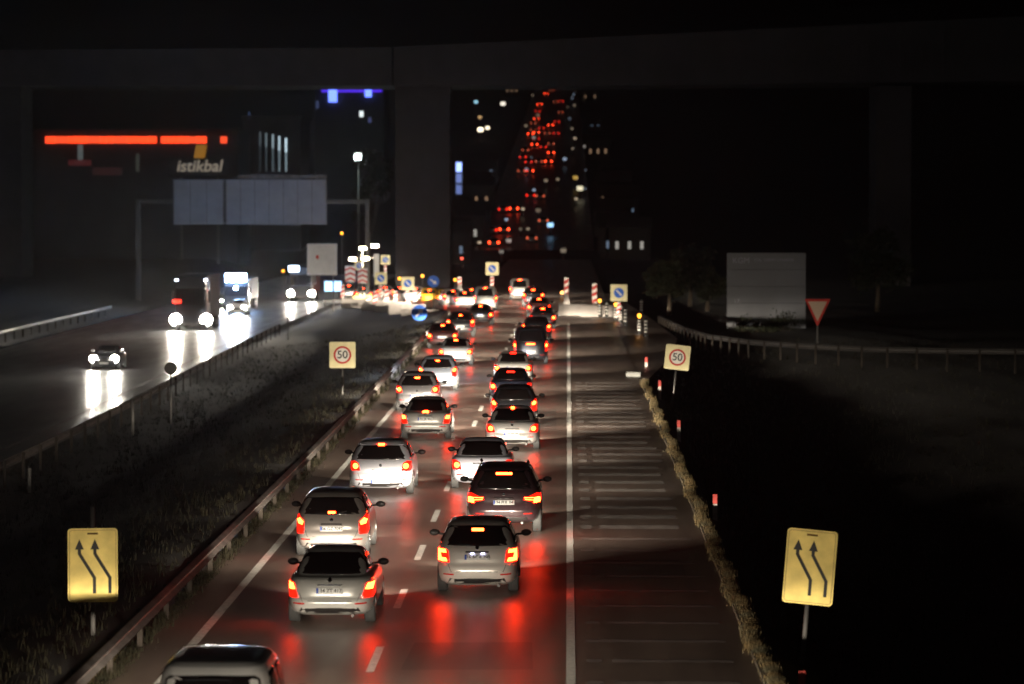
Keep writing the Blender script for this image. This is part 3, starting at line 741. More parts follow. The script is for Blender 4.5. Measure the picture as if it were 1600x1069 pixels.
def shift_sign(x, y, z, lean, label, top_post, gp):
    t = thing('lane_shift_sign', (x, y, z), label, 'road sign', gp)
    t.rotation_euler = (0, lean, R(9) if x < 0 else R(-10))
    zc = (8.1-(886-318)/(F/y))-z
    pole(t, zc+.70+top_post, .045)
    p = panel(t, rrect(-.47, .47, zc-.70, zc+.70, .07), M_yel)
    # thin black border line
    mb = MB(); bx = rrect(-.435, .435, zc-.665, zc+.665, .05); stroke(mb, bx+[bx[0]], .010, -.0175); mb.build('border', mat('border_brown', (.25, .17, .04), .5), p)
    for bz in (zc+.60,):
        MB().box(-.10, .10, -.026, -.0165, bz-.018, bz+.018).build('clamp', M_rust, p)
        MB().box(-.07, .07, .016, .10, bz-.03, bz+.03).build('bracket', M_galv_d, p)
    for dx, nm in ((-.12, 'arrow'), (.17, 'arrow')):
        mb = MB(); x0 = dx
        P = [(x0+.15, zc-.52), (x0+.15, zc-.24), (x0-.13, zc+.22), (x0-.13, zc+.34)]
        stroke(mb, P, .062, -.0185)
        mb.add([(x0-.13-.085, -.022, zc+.30), (x0-.13+.085, -.022, zc+.30), (x0-.13, -.022, zc+.50)], [(0, 1, 2)])
        mb.build(nm, M_ink, p)
    return t
s = 83; x, y = XY(141, s)
shift_sign(x, y, 8.1-(997-318)/s, 0, 'tall yellow sign with two left-shifting black arrows on the median side', .40, 'yellow lane shift signs')
s = 84; x, y = XY(1253, s)
shift_sign(x, y, 8.1-(1062-318)/s, R(4.5), 'leaning yellow sign with two left-shifting black arrows on the right bank', -.75, 'yellow lane shift signs')

def speed_sign(x, y, z, zc, w_, lean, label):
    t = thing('speed_limit_sign', (x, y, z), label, 'road sign', 'yellow speed limit signs'); t.rotation_euler = (0, lean, 0)
    pole(t, zc-w_/2+.02, .04)
    p = panel(t, rrect(-w_/2, w_/2, zc-w_/2, zc+w_/2, .06), M_yelp)
    flat(p, 'white_disc', circ(0, zc, w_*.27), -.018, M_wht)
    vs, fs = ring_pts(0, zc, w_*.265, w_*.34); flat(p, 'red_ring', vs, -.019, M_red, fs)
    text_mesh('numerals', '50', w_*.42, M_ink, p, (0, -.021, zc), bold=.006)
    return t
s = 36.6; x, y = XY(534.5, s); speed_sign(x, y, -.1, 8.2-(555-318)/s, 1.12, 0, 'yellow square sign with a red ring reading 50 on the median')
s = 36.6; x, y = XY(1050, s); speed_sign(x, y, -.7, 8.8-(558-318)/s, 1.06, R(6), 'yellow square sign with a red ring reading 50 on the right bank, leaning')

def way_sign(px, py, w_, s, zg, label, barber=True, amber=False, mastm=None, right=True):
    x, y = XY(px, s); t = thing('keep_side_sign', (x, y, zg), label, 'road sign', 'yellow signs with blue discs at the works')
    zc = 8.1-(py-318)/s-zg
    pole(t, zc+.2, .05)
    p = panel(t, rrect(-w_/2, w_/2, zc-w_/2, zc+w_/2, .05), M_yelp)
    flat(p, 'blue_disc', circ(0, zc, w_*.30), -.018, M_blu)
    mb = MB(); d = 1 if right else -1
    stroke(mb, [(-d*w_*.13, zc+w_*.14), (d*w_*.10, zc-w_*.10)], w_*.09, -.020)
    mb.add([(d*w_*.17, -.022, zc-w_*.17), (d*w_*.02, -.022, zc-w_*.15), (d*w_*.15, -.022, zc-w_*.02)], [(0, 1, 2)])
    mb.build('arrow', M_wht, p)
    if barber: striped_board(t, 0, zc-w_/2-.08, .28, .95)
    return t
def striped_board(t, x, ztop, w_, h_):
    p = MB().box(x-w_/2, x+w_/2, -.06, -.03, ztop-h_, ztop).build('striped_board', M_wht, t)
    mb = MB(); n = 3; st = h_/n
    for i in range(n):
        z0 = ztop-h_+i*st
        mb.add([(x-w_/2, -.064, z0+.0*st), (x+w_/2, -.064, z0+.35*st), (x+w_/2, -.064, z0+.85*st), (x-w_/2, -.064, z0+.5*st)], [(0, 1, 2, 3)])
    mb.build('red_stripes', M_red, p)
    return p
G0 = -.02
way_sign(967, 457.5, 1.15, 22.6, G0, 'yellow sign with a blue disc standing alone right of the road')
way_sign(769, 420, 1.05, 19.2, G0, 'yellow sign with a blue disc high above the left lane traffic')
way_sign(595, 435, 1.05, 18.0, -1.2, 'yellow sign with a blue disc just right of the gantry post')
way_sign(637, 443, 1.15, 17.6, -1.2, 'yellow sign with a blue disc between gantry post and blue arrow sign')
way_sign(602, 406, .95, 15.6, -1.4, 'dim yellow sign with a blue disc highest beside the gantry post', barber=True)
way_sign(561, 415, .95, 15.6, -1.6, 'yellow sign with a blue disc behind the floodlit chevron boards', barber=False)
def disc_sign(px, py, r, s, zg, label, ang):
    x, y = XY(px, s); t = thing('blue_arrow_sign', (x, y, zg), label, 'road sign', 'round blue arrow signs')
    zc = 8.1-(py-318)/s-zg; pole(t, zc, .04)
    p = panel(t, circ(0, zc, r), M_blu, y0=-.02)
    mb = MB(); c, q = math.cos(ang), math.sin(ang)
    stroke(mb, [(-c*r*.55, zc-q*r*.55), (c*r*.25, zc+q*r*.25)], r*.2, -.040)
    mb.add([(c*r*.7, -.043, zc+q*r*.7), (c*r*.15-q*r*.38, -.043, zc+q*r*.15+c*r*.38), (c*r*.15+q*r*.38, -.043, zc+q*r*.15-c*r*.38)], [(0, 1, 2)])
    mb.build('arrow', M_wht, p); return t
disc_sign(655, 489, .56, 22.2, -.1, 'large low blue disc with a white arrow at the end of the left guardrail', R(50))
disc_sign(677, 440, .46, 20.0, -.2, 'smaller high blue disc with a white arrow pointing down right', R(-35))

# striped boards on concrete feet and grey posts
def board_post(px, ytop, ybot, s, zg, label, cone=True):
    x, y = XY(px, s); t = thing('hazard_board', (x, y, zg), label, 'hazard board', 'red and white striped hazard boards')
    zt = 8.1-(ytop-318)/s-zg; zb = 8.1-(ybot-318)/s-zg
    pole(t, zt-.05, .04); striped_board(t, 0, zt, .34, zt-zb)
    if cone:
        mb = MB(); mb.add([(-.32,-.32,0),(.32,-.32,0),(.32,.32,0),(-.32,.32,0),(-.13,-.13,.95),(.13,-.13,.95),(.13,.13,.95),(-.13,.13,.95)],
                          [(0,3,2,1),(4,5,6,7),(0,1,5,4),(1,2,6,5),(2,3,7,6),(3,0,4,7)])
        bevel(mb.build('concrete_foot', M_conc, t), .03)
    return t
board_post(885, 434, 464, 19.6, G0, 'striped hazard board beside the right lane queue')
board_post(929, 443, 474, 21.6, G0, 'striped hazard board left of the lone yellow sign')
board_post(718, 433, 452, 17.5, G0, 'small striped board above the diversion queue')
for i, (px, yt, yb, s, lb) in enumerate([(648, 452, 470, 18.3, 'right of the second yellow disc sign'), (586, 455, 475, 18.6, 'just left of the nearest yellow disc sign'), (604, 452, 474, 18.4, 'just right of the nearest yellow disc sign'),
        (575, 462, 480, 18.4, 'at the foot of the gantry post'), (535, 445, 465, 17.4, 'left of the floodlit chevrons'), (618, 455, 474, 18.0, 'between the two yellow disc signs')]):
    board_post(px, yt, yb, s, -1.0, 'narrow striped board '+lb, cone=False)
# spring posts with silver rings, some topped by amber lamps
def spring_post(px, ytop, ybase, amber, label):
    s = (ybase-318)/8.15; x, y = XY(px, s); t = thing('ringed_post', (x, y, -.05), label, 'marker post', 'ringed marker posts by the slip road')
    h = (ybase-ytop)/s; r = .11
    MB().tube((0, 0, 0), (0, 0, h), r, n=14).build('post', M_rubber, t, True)
    n = 4
    for k in range(n):
        z = h*(.22+.19*k); MB().tube((0, 0, z), (0, 0, z+h*.085), r+.008, n=14).build('reflective_ring', M_wht, t, True)
    MB().tube((0, 0, 0), (0, 0, .05), .2, n=14).build('foot', M_rubber, t)
    if amber:
        mb = MB(); mb.tube((0, -.02, h), (0, -.02, h+.05), .06); mb.tube((0, -.1, h+.15), (0, .06, h+.15), .12, n=16); mb.build('amber_lamp', M_amber, t)
    return t
for px, yt, yb, am, lb in [(937, 473, 496, True, 'ringed post with an amber lamp right of the striped board'), (948, 470, 497, False, 'dark-topped ringed post second from the striped board'),
        (962, 479, 501, True, 'ringed post with an amber lamp below the yellow disc sign'), (970, 484, 504, False, 'ringed post tight against the yellow sign pole'), (977, 480, 509, False, 'ringed post just right of the yellow sign'),
        (999, 497, 522, True, 'ringed post with an amber lamp nearer the slip road'), (1009, 497, 526, False, 'ringed post farthest right, nearest to the camera'), (1002, 468, 490, False, 'ringed post farther back at the slip road edge')]:
    spring_post(px, yt, yb, am, lb)
# more amber warning lamps above the works
for px, py, s, lb in [(711, 439, 17.0, 'amber warning lamp on a thin post above the taxis'), (810, 450, 17.2, 'amber warning lamp between the two queues'), (878, 459, 18.2, 'amber warning lamp left of the striped board by the right queue'),
        (624, 437, 17.0, 'amber warning lamp left of the yellow disc sign'), (660, 433, 17.0, 'amber warning lamp left of the high blue arrow sign'), (442, 425, 14.5, 'amber warning lamp near the lorry with the square lamp'), (534, 366, 14, 'small high amber lamp above the grey roadside panel')]:
    x, y = XY(px, s); t = thing('warning_lamp', (x, y, -1.2), lb, 'lamp', 'amber warning lamps at the works'); zc = 8.1-(py-318)/s+1.2
    MB().tube((0, 0, 0), (0, 0, zc), .03, n=8).build('post', M_galv_d, t)
    MB().tube((0, -.12, zc+.1), (0, .04, zc+.1), .13, n=16).build('lens', M_amber, t)
# delineators
proto = None
for px, yb, zg, lb in [(1255, 1120, -.62, 'nearest red-topped marker post, cut off below the leaning arrow sign'), (1118, 817, -.4, 'red-topped marker post second from the bottom'), (1061, 690, -.35, 'red-topped marker post midway up the kerb'),
                   (1031, 622, -.3, 'red-topped marker post left of the right-hand 50 sign pole'), (1010, 582, -.3, 'red-topped marker post at the far end of the kerb')]:
    s = (yb-318)/(8.1-zg); x, y = XY(px, s)
    t = thing('delineator', (x, y, zg-.1), lb, 'marker post', 'red and white marker posts on the right verge')
    if proto is None:
        a = MB().box(-.065, .065, -.03, .03, 0, .60).build('white_shaft', mat('shaft_white', (.42, .38, .34), .7, noise=.4), t); bevel(a, .015)
        b = MB().box(-.063, .063, -.034, .034, .60, .86).build('red_top', mat('top_red', (.40, .04, .03), .7), t); bevel(b, .015); proto = [a, b]
    else:
        for q in proto:
            c = q.copy(); COL.objects.link(c); c.parent = t
# small white block at the kerb end
x, y = XY(991, (588-318)/8.1); t = tag(bevel(MB().box(-.38, .30, -.25, .25, -.05, .22).build('kerb_block', mat('white_block', (.13, .13, .12), .6, noise=.2)), .04), 'small white concrete block at the far end of the right kerb', 'concrete block'); t.location = (x, y, 0)
# median: backs of round signs and posts
for px, py, pb, r, lb in [(265, 576, 672, .27, 'dark round sign seen from behind on the median guardrail line'),]:
    s = (pb-318)/9.8; x, y = XY(px, s); t = thing('round_sign', (x, y, -1.75), lb, 'road sign'); zc = 9.85-(py-318)/s
    pole(t, zc, .035); panel(t, circ(0, zc, r), M_galv_d)
for px, yt, yb, lb in [(205, 628, 682, 'short dark post nearest on the far side of the median'), (449, 497, 532, 'dark post on the median near the oncoming headlight glare'), (42, 735, 772, 'short post at the left picture edge')]:
    s = (yb-318)/9.8; x, y = XY(px, s); t = thing('median_post', (x, y, -1.7), lb, 'post', 'short posts on the median'); h = (yb-yt)/s
    MB().tube((0, 0, 0), (0, 0, h), .06, n=10).build('shaft', M_galv_d, t, True); MB().tube((0, 0, h), (0, 0, h+.05), .075, .04, n=10).build('cap', M_galv_d, t, True)

# give way sign and big board on the right
s = 28.6; x, y = XY(1277, s); zg = 8.1-(546-318)/s
t = thing('give_way_sign', (x, y, zg), 'red-edged triangle pointing down beside the big grey board', 'road sign')
zt = 8.1-(467-318)/s-zg; zb = 8.1-(508-318)/s-zg; pole(t, zt-.1, .05)
hw = .70
p = panel(t, [(-hw, zt), (hw, zt), (hw*.06, zb), (-hw*.06, zb)], M_red); p.name = 'red_triangle'
flat(p, 'white_field', [(-hw*.74, zt-.13), (hw*.74, zt-.13), (0, zb+.22)], -.018, mat('sheeting_cream', (.62, .45, .33), .42, metal=.5))
s = 22.6; x, y = XY(1197, s); zg = -.9
t = thing('roadside_board', (x, y, zg), 'big dim grey square board with dark bushes along its foot', 'billboard')
bt = 8.1-(395-318)/s-zg; bb = 8.1-(526-318)/s-zg; bw = 123/s/2
M_board = mat('board_grey', (.13, .13, .14), .5, metal=.2, noise=.12, nscale=.6)
for k in range(5):
    za = bb+(bt-bb)*k/5; zb_ = bb+(bt-bb)*(k+1)/5
    bevel(MB().box(-bw, bw, -.03, .03, za+.006, zb_-.006).build('board_plank', M_board, t), .01)
for lx in (-bw+.4, 0, bw-.4): MB().box(lx-.08, lx+.08, .04, .2, -.3, bt-.1).build('leg', M_galv_d, t)
mm = mat('faint_print', (.30, .30, .34), .6)
text_mesh('lettering', 'KGM', .55, mm, t, (-1.75, -.036, bt-.55)); text_mesh('lettering', 'YOL YAPIM ONARIM', .30, mm, t, (.5, -.036, bt-.5))
text_mesh('lettering', '17.', .42, mm, t, (-2.0, -.036, bb+(bt-bb)*.42))

# foliage
def leaves(name, n, fn, size, m, parent):
    vs = []; fs = []
    for i in range(n):
        p = fn(); a = Vector((random.gauss(0, 1), random.gauss(0, 1), random.gauss(0, 1))).normalized(); b = a.orthogonal().normalized()
        sz = size*(.5+random.random()); k = len(vs)
        vs += [p-a*sz, p+b*sz*.45, p+a*sz, p-b*sz*.45]; fs.append((k, k+1, k+2, k+3))
    return mesh(name, vs, fs, m, parent)
def shrub(x, y, z, w_, h_, label, gp):
    t = thing('bush', (x, y, z), label, 'bush', gp)
    cl = [(Vector((random.gauss(0, w_*.3), random.gauss(0, w_*.25), h_*random.uniform(.3, .75))), random.uniform(.2, .42)*h_) for _ in range(7)]
    def fn():
        c, r = random.choice(cl); return c+Vector((random.gauss(0, 1), random.gauss(0, 1), random.gauss(0, 1)))*r*.5
    leaves('foliage', 500, fn, .09, M_leaf, t)
    mb = MB()
    for c, r in cl: mb.tube((0, 0, -.1), c, .02, .008, n=5)
    mb.build('stem', M_bark, t); return t
for px, w_, h_, lb in [(1160, .8, 1.1, 'pale-lit leafy bush at the left foot of the big grey board'), (1186, .7, .8, 'small dark bush in the middle of the board foot'), (1226, 1.3, 1.4, 'widest dark bush before the right half of the board'), (1205, .6, 1.0, 'thin bush right of the board middle')]:
    x, y = XY(px, 23.2); shrub(x, y, H(x, y)-.1, w_, h_, lb, 'bushes at the foot of the grey board')
def tree(x, y, z, h_, r, label, gp='dark trees beside the slip road', n=3500, fsz=.22):
    t = thing('tree', (x, y, z), label, 'tree', gp)
    mb = MB(); mb.tube((0, 0, -.3), (.1, 0, h_*.45), .22, .14, n=10)
    cl = []
    for k in range(16):
        a = random.uniform(0, 6.28); rr = r*random.uniform(.1, .85); zz = h_*random.uniform(.42, .92)
        rr *= 1.1-abs(zz/h_-.62)*1.4
        c = Vector((rr*math.cos(a), rr*math.sin(a), zz)); cl.append((c, r*random.uniform(.22, .4)))
        mb.tube((.1, 0, h_*random.uniform(.3, .5)), c, .07, .02, n=6)
    mb.build('trunk', M_bark, t, True)
    def fn():
        c, q = random.choice(cl); v = Vector((random.gauss(0, 1), random.gauss(0, 1), random.gauss(0, .8))); return c+v*q*.5
    leaves('crown', n, fn, fsz, M_leaf, t); return t
for px, s, h_, r, lb in [(1045, 20, 4.6, 1.8, 'dark round tree left of the big grey board'), (1078, 18.5, 5.2, 2.2, 'taller dark tree between the works and the grey board'), (1105, 19.5, 3.6, 1.5, 'low dark tree touching the left side of the grey board'), (1370, 20, 6.5, 3.0, 'dark broad tree right of the give way sign')]:
    x, y = XY(px, s); tree(x, y, H(x, y)-.1, h_, r, lb)

# ------------------------------------------------------------------ gantry, roadside panel, viaduct
s = 15.9; xl, y = XY(215, s); xr, _ = XY(574, s); zb = 8.1-(315-318)/s
t = thing('sign_gantry', ((xl+xr)/2, y, -1.8), 'grey portal gantry over the oncoming lanes carrying two blank grey sign backs', 'gantry')
hx = (xr-xl)/2; zt = zb+1.8
for sx in (-1, 1):
    bevel(MB().box(sx*hx-.22, sx*hx+.22, -.22, .22, -.3, zt+.22).build('post', M_galv_d, t), .04)
bevel(MB().box(-hx+.22, hx-.22, -.2, .2, zt-.22, zt+.2).build('beam', M_galv_d, t), .04)
mx = (xl+xr)/2; M_back = mat('sign_back', (.26, .26, .28), .55, metal=.3, noise=.15, nscale=1)
for a, b in ((271, 350), (353, 511)):
    xa = (a-887)/s-mx; xb = (b-887)/s-mx; z0 = 9.9-(351-318)/s; z1 = 9.9-(281-318)/s
    p = MB().box(xa, xb, -.42, -.34, z0, z1).build('sign_panel', M_back, t)
    rb = MB(); n = int((xb-xa)/1.25)
    for k in range(n+1):
        q = xa+.06+(xb-xa-.12)*k/n; rb.box(q-.03, q+.03, -.47, -.421, z0+.03, z1-.03)
    rb.build('rib', M_galv, p)
wk = MB(); xa = (372-887)/s-mx; xb = (511-887)/s-mx; z1 = 9.9-(279-318)/s
wk.box(xa, xb, -.9, -.5, z1, z1+.35); wk.build('walkway', M_galv, t)
s = 17.3; x, y = XY(503, s); zg = -1.8
t = thing('roadside_billboard', (x, y, zg), 'pale grey upright panel between the oncoming lorry and the floodlights', 'billboard')
z1 = 9.9-(381-318)/s; z0 = 9.9-(430-318)/s
bevel(MB().box(-1.36, 1.36, -.05, .05, z0, z1).build('panel', mat('panel_pale', (.72, .72, .74), .5, noise=.1, nscale=2), t), .03)
MB().prism([(-.52, z1-1.0), (-.28, z1-1.1), (-.34, z1-1.4), (-.56, z1-1.3)], -.056, -.052).build('red_mark', M_red, t)
for lx in (-1, 1): MB().tube((lx, .1, -.2), (lx, .1, z1-.2), .07).build('leg', M_galv_d, t, True)

# viaduct crossing everything at about 345 m
s = 15.07; yv = F/s
t = thing('viaduct', (0, yv, 0), 'dark concrete viaduct spanning the whole view with ribbed piers', 'viaduct')
def ztop(x): return 8.1+(318-75)/s + max(0, (x+18)*.048)
zu = 8.1+(318-134)/s
xa, xb = -75, 75
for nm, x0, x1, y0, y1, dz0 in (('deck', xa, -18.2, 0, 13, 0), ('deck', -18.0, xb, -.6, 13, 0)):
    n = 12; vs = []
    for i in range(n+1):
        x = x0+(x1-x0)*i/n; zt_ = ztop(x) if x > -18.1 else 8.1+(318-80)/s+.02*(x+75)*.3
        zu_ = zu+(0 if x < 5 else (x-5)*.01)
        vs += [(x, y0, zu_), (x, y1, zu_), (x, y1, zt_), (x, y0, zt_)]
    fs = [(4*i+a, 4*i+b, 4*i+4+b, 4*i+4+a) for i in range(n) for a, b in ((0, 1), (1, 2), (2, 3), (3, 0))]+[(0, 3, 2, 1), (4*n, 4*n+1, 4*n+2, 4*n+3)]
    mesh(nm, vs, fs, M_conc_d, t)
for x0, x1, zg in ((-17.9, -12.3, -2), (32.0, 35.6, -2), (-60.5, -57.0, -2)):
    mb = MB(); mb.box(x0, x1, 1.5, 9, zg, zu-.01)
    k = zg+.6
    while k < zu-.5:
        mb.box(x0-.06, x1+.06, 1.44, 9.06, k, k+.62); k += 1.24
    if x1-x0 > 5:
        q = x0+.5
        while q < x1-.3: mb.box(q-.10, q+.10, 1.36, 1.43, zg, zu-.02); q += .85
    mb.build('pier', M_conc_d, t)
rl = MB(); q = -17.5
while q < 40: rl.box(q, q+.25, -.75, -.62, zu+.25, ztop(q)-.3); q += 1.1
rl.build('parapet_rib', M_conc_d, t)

# floodlight mast and chevron boards, made-up glowing trailer, concrete barriers at the works
s = 16.3; x, y = XY(566, s); zg = -1.7
t = thing('floodlight_mast', (x, y, zg), 'portable mast with four dazzling warm floodlights left of the gantry post', 'floodlight')
MB().tube((0, 0, 0), (0, 0, 9.8-(388-318)/s), .07).build('mast', M_galv_d, t, True)
bevel(MB().box(-.9, .9, -.5, .9, .25, 1.0).build('generator', M_yel, t), .06)
for sx in (-.7, .7): wheel(t, sx, .2, .28, .16)
M_flood = mat('floodlight', (.9, .85, .7), .3, emit=(1, .82, .55), estr=45)
MB().box(-1.1, 1.4, -.03, .03, 9.8-(404-318)/s, 9.8-(402-318)/s).build('crossbar', M_galv_d, t)
for px, py in ((551, 405), (571, 404), (567, 388), (586, 384)):
    lx = (px-566)/s; lz = 9.8-(py-318)/s
    fh = MB().box(lx-.36, lx+.36, -.28, -.05, lz-.17, lz+.17).build('lamp_head', M_blackpl, t); bevel(fh, .03)
    MB().box(lx-.32, lx+.32, -.30, -.284, lz-.13, lz+.13).build('lamp_glass', M_flood, fh)
    lg = bpy.data.lights.new('flood', 'SPOT'); lg.energy = 2600; lg.color = (1, .83, .6); lg.spot_size = R(120); lg.spot_blend = .6; lg.shadow_soft_size = .25
    o = bpy.data.objects.new('flood', lg); COL.objects.link(o); o.parent = t; o.location = (lx, -.4, lz); o.rotation_euler = (R(40), 0, 0)
s = 16.6
for px, py, w_, h_, lb in [(547, 428, 1.0, 1.5, 'red and white chevron board, left one under the floodlights'), (566, 431, .9, 1.4, 'red and white chevron board, right one under the floodlights'), (588, 415, .5, 2.2, 'tall narrow white board right of the gantry post, floodlit')]:
    x, y = XY(px, s); t = thing('chevron_board', (x, y, -1.7), lb, 'hazard board', 'floodlit chevron boards'); zc = 9.8-(py-318)/s
    for lx in (-w_*.35, w_*.35): MB().tube((lx, .06, 0), (lx, .06, zc), .03, n=8).build('leg', M_galv_d, t, True)
    p = MB().box(-w_/2, w_/2, -.03, .03, zc-h_/2, zc+h_/2).build('panel', M_wht, t)
    mb = MB(); st = h_/3
    if w_ > .6:
        for i in range(3):
            z0 = zc-h_/2+i*st
            mb.add([(-w_/2, -.035, z0), (0, -.035, z0+st*.45), (0, -.035, z0+st*.85), (-w_/2, -.035, z0+st*.4)], [(0, 1, 2, 3)])
            mb.add([(w_/2, -.035, z0), (w_/2, -.035, z0+st*.4), (0, -.035, z0+st*.85), (0, -.035, z0+st*.45)], [(0, 1, 2, 3)])
        mb.build('red_chevrons', M_red, p)
s = 16.4; x, y = XY(520, s)  # bluish brightness built as a glowing rectangle on a made-up trailer
t = thing('glow_trailer', (x, y, -1.7), 'made-up trailer with a glowing pale blue screen beside the grey roadside panel', 'trailer')
zc = 9.8-(447-318)/s
bevel(MB().box(-.95, .95, -.1, .15, zc-.62, zc+.55).build('glow_frame', M_blackpl, t), .03)
MB().box(-.8, .8, -.12, -.104, zc-.5, zc+.45).build('rectangle', mat('glow_blue', (.3, .5, .8), .3, emit=(.42, .68, 1), estr=2.2), t)
MB().box(-.9, .9, -.3, 1.2, .35, .6).build('chassis', M_galv_d, t)
for sx in (-.8, .8): wheel(t, sx, .4, .3, .18)
def barrier(x, y, z, rz, label):
    t = thing('concrete_barrier', (x, y, z), label, 'barrier', 'concrete barriers at the works', rz)
    bevel(MB().prism([(-1.5, 0), (1.5, 0), (1.5, .0), (1.5, .9), (-1.5, .9)][:2]+[(1.5, .85), (-1.5, .85)], -.12, .12).build('block', M_conc, t), .03)
    MB().box(-1.5, 1.5, -.28, .28, 0, .18).build('foot', M_conc, t)
for i, (px, py) in enumerate([(905, 490), (940, 492), (590, 482), (612, 484), (634, 488), (655, 497), (558, 478)]):
    zg = 0 if px > 700 else -.9
    s = (py+4-318)/(8.1-zg); x, y = XY(px, s); y += 2
    barrier(x, y, zg-.05, 0, ['concrete barrier right of the right lane queue', 'concrete barrier under the lone yellow sign', 'concrete barrier by the foot of the gantry post', 'concrete barrier second right of the gantry post', 'concrete barrier third right of the gantry post', 'concrete barrier behind the low blue disc', 'concrete barrier left of the gantry post'][i])

# ------------------------------------------------------------------ buildings far left behind the viaduct
def facade(name, label, px0, px1, ptop, Y, zg, m, depth=18, cat='building', gp='dark buildings on the far left'):
    s = F/Y; x0 = (px0-887)/s; x1 = (px1-887)/s; z1 = 8.1+(318-ptop)/s
    t = thing(name, ((x0+x1)/2, Y, zg), label, cat, gp); w_ = (x1-x0)/2
    MB().box(-w_, w_, 0, depth, -2, z1-zg).build('wall', m, t)
    MB().box(-w_-.2, w_+.2, -.2, depth+.2, z1-zg, z1-zg+.4).build('roof', m, t)
    return t, s, (x0+x1)/2
def onf(t, s, mx, zg, name, px0, px1, py0, py1, m, d=.15, par=None):
    x0 = (px0-887)/s-mx; x1 = (px1-887)/s-mx; za = 8.1+(318-py1)/s-zg; zb_ = 8.1+(318-py0)/s-zg
    return MB().box(x0, x1, -d, -.01, za, zb_).build(name, m, par or t)
def emi(n, c, e): return mat(n, (.1, .1, .1), .4, emit=c, estr=e)
Y = 470; zg = -1.9
t, s, mx = facade('shop_building', 'long dark hall with a glowing red orange line along its roof edge', 52, 372, 206, Y, zg, M_wall_d)
M_neon = emi('neon_red', (1, .055, .012), 1.9); M_neon3 = emi('neon_orange', (1, .075, .02), 1.3); M_neon2 = emi('neon_crimson', (1, .03, .03), .9)
for a, b, m_ in ((71, 113, M_neon), (114, 245, M_neon), (252, 323, M_neon), (345, 355, M_neon2)):
    q = a
    while q < b-1:
        e = min(b, q+random.uniform(9, 26)); onf(t, s, mx, zg, 'light_line', q, e-.35, 213.5+random.uniform(-.3, .3), 224, m_ if random.random() < .7 else M_neon3, .5); q = e
onf(t, s, mx, zg, 'lit_window', 121, 129, 226, 250, emi('win_dim', (.55, .7, .7), .10)); onf(t, s, mx, zg, 'lit_window', 212, 217, 240, 268, emi('win_dim2', (.5, .6, .5), .05))
onf(t, s, mx, zg, 'lit_window', 106, 142, 250, 259, emi('win_red', (.8, .08, .1), .05)); onf(t, s, mx, zg, 'lit_window', 144, 190, 262, 274, emi('win_red2', (.7, .1, .12), .02))
onf(t, s, mx, zg, 'lit_window', 42, 47, 250, 262, emi('win_dim3', (.5, .5, .55), .04)) if False else None
Ys = 455; ss = F/Ys; x = (311-887)/ss
t2 = thing('shop_sign', (x, Ys, zg), 'dark shop sign reading istikbal in pale slanted letters under a mustard square', 'shop sign')
zc = 8.1+(318-259)/ss-zg
bevel(MB().box(-4.3, 4.3, -.1, .2, zc-1.5, zc+1.15).build('board', mat('sign_dark', (.02, .02, .025), .5), t2), .05)
for lx in (-2.5, 2.5): MB().box(lx-.15, lx+.15, .2, .5, 0, zc).build('leg', M_galv_d, t2)
text_mesh('lettering', 'istikbal', 2.25, emi('letters_warm', (1, .85, .66), .22), t2, (0, -.11, zc-.1), shear=.18, bold=.03)
zq = 8.1+(318-237)/ss-zg
MB().add([(-.75, -.12, zq-.9), (.75, -.12, zq-.9), (1.1, -.12, zq+.9), (-.4, -.12, zq+.9), (-.75, .1, zq-.9), (.75, .1, zq-.9), (1.1, .1, zq+.9), (-.4, .1, zq+.9)],
   [(0, 1, 2, 3), (4, 7, 6, 5), (0, 4, 5, 1), (1, 5, 6, 2), (2, 6, 7, 3), (3, 7, 4, 0)]).build('logo_square', emi('mustard', (1, .45, .03), .22), t2)
Y = 500
t, s, mx = facade('office_building', 'dark block with five thin vertical lines of cold white light', 380, 470, 185, Y, zg, M_wall_d)
for k, (px, e, y0) in enumerate([(406.5, .06, 206), (416, .12, 208), (426.5, .28, 210), (436.5, .55, 213), (447, .8, 216)]):
    onf(t, s, mx, zg, 'light_column', px-1.0, px+1.0, y0, 268, emi('column_light_%s' % 'abcde'[k], (.55, .75, .85), e*.5))
    onf(t, s, mx, zg, 'light_cap', px-1.1, px+1.1, y0, y0+22, emi('cap_light_%s' % 'abcde'[k], (.65, .85, .95), e*1.6), d=.2)
onf(t, s, mx, zg, 'lit_window', 388, 391, 155+20, 166+20, emi('win_blue', (.2, .35, .8), .1))
Y = 620
t, s, mx = facade('tower_block', 'dark tall block edged with violet blue neon just below the viaduct deck', 492, 600, 128, Y, 0, M_wall_d)
onf(t, s, mx, 0, 'neon_line', 503, 597, 137, 144.5, emi('neon_violet', (.10, .03, 1), .9), .5)
for a, b, y0, y1 in ((514, 527, 138, 160), (571, 581, 138, 152)): onf(t, s, mx, 0, 'neon_lamp', a, b, y0, y1, emi('neon_blue', (.12, .2, 1), 3.0), .8)
onf(t, s, mx, 0, 'lit_window', 562, 568, 174, 183, emi('win_white', (.9, 1, 1), 1.2))
onf(t, s, mx, 0, 'lit_window', 455, 476, 138, 146, emi('win_olive', (.5, .5, .2), .06)) if False else None
for a, b, y0, y1, c, e in ((478, 484, 158, 170, (.3, .4, .9), .12), (576, 580, 184, 192, (.3, .35, 1), .15), (572, 580, 250, 263, (.3, .5, 1), .25), (561, 600, 278, 290, (.4, .45, .6), .03)):
    onf(t, s, mx, 0, 'lit_window', max(a, 494), max(b, 498), y0, y1, emi('win_%d' % a, c, e))
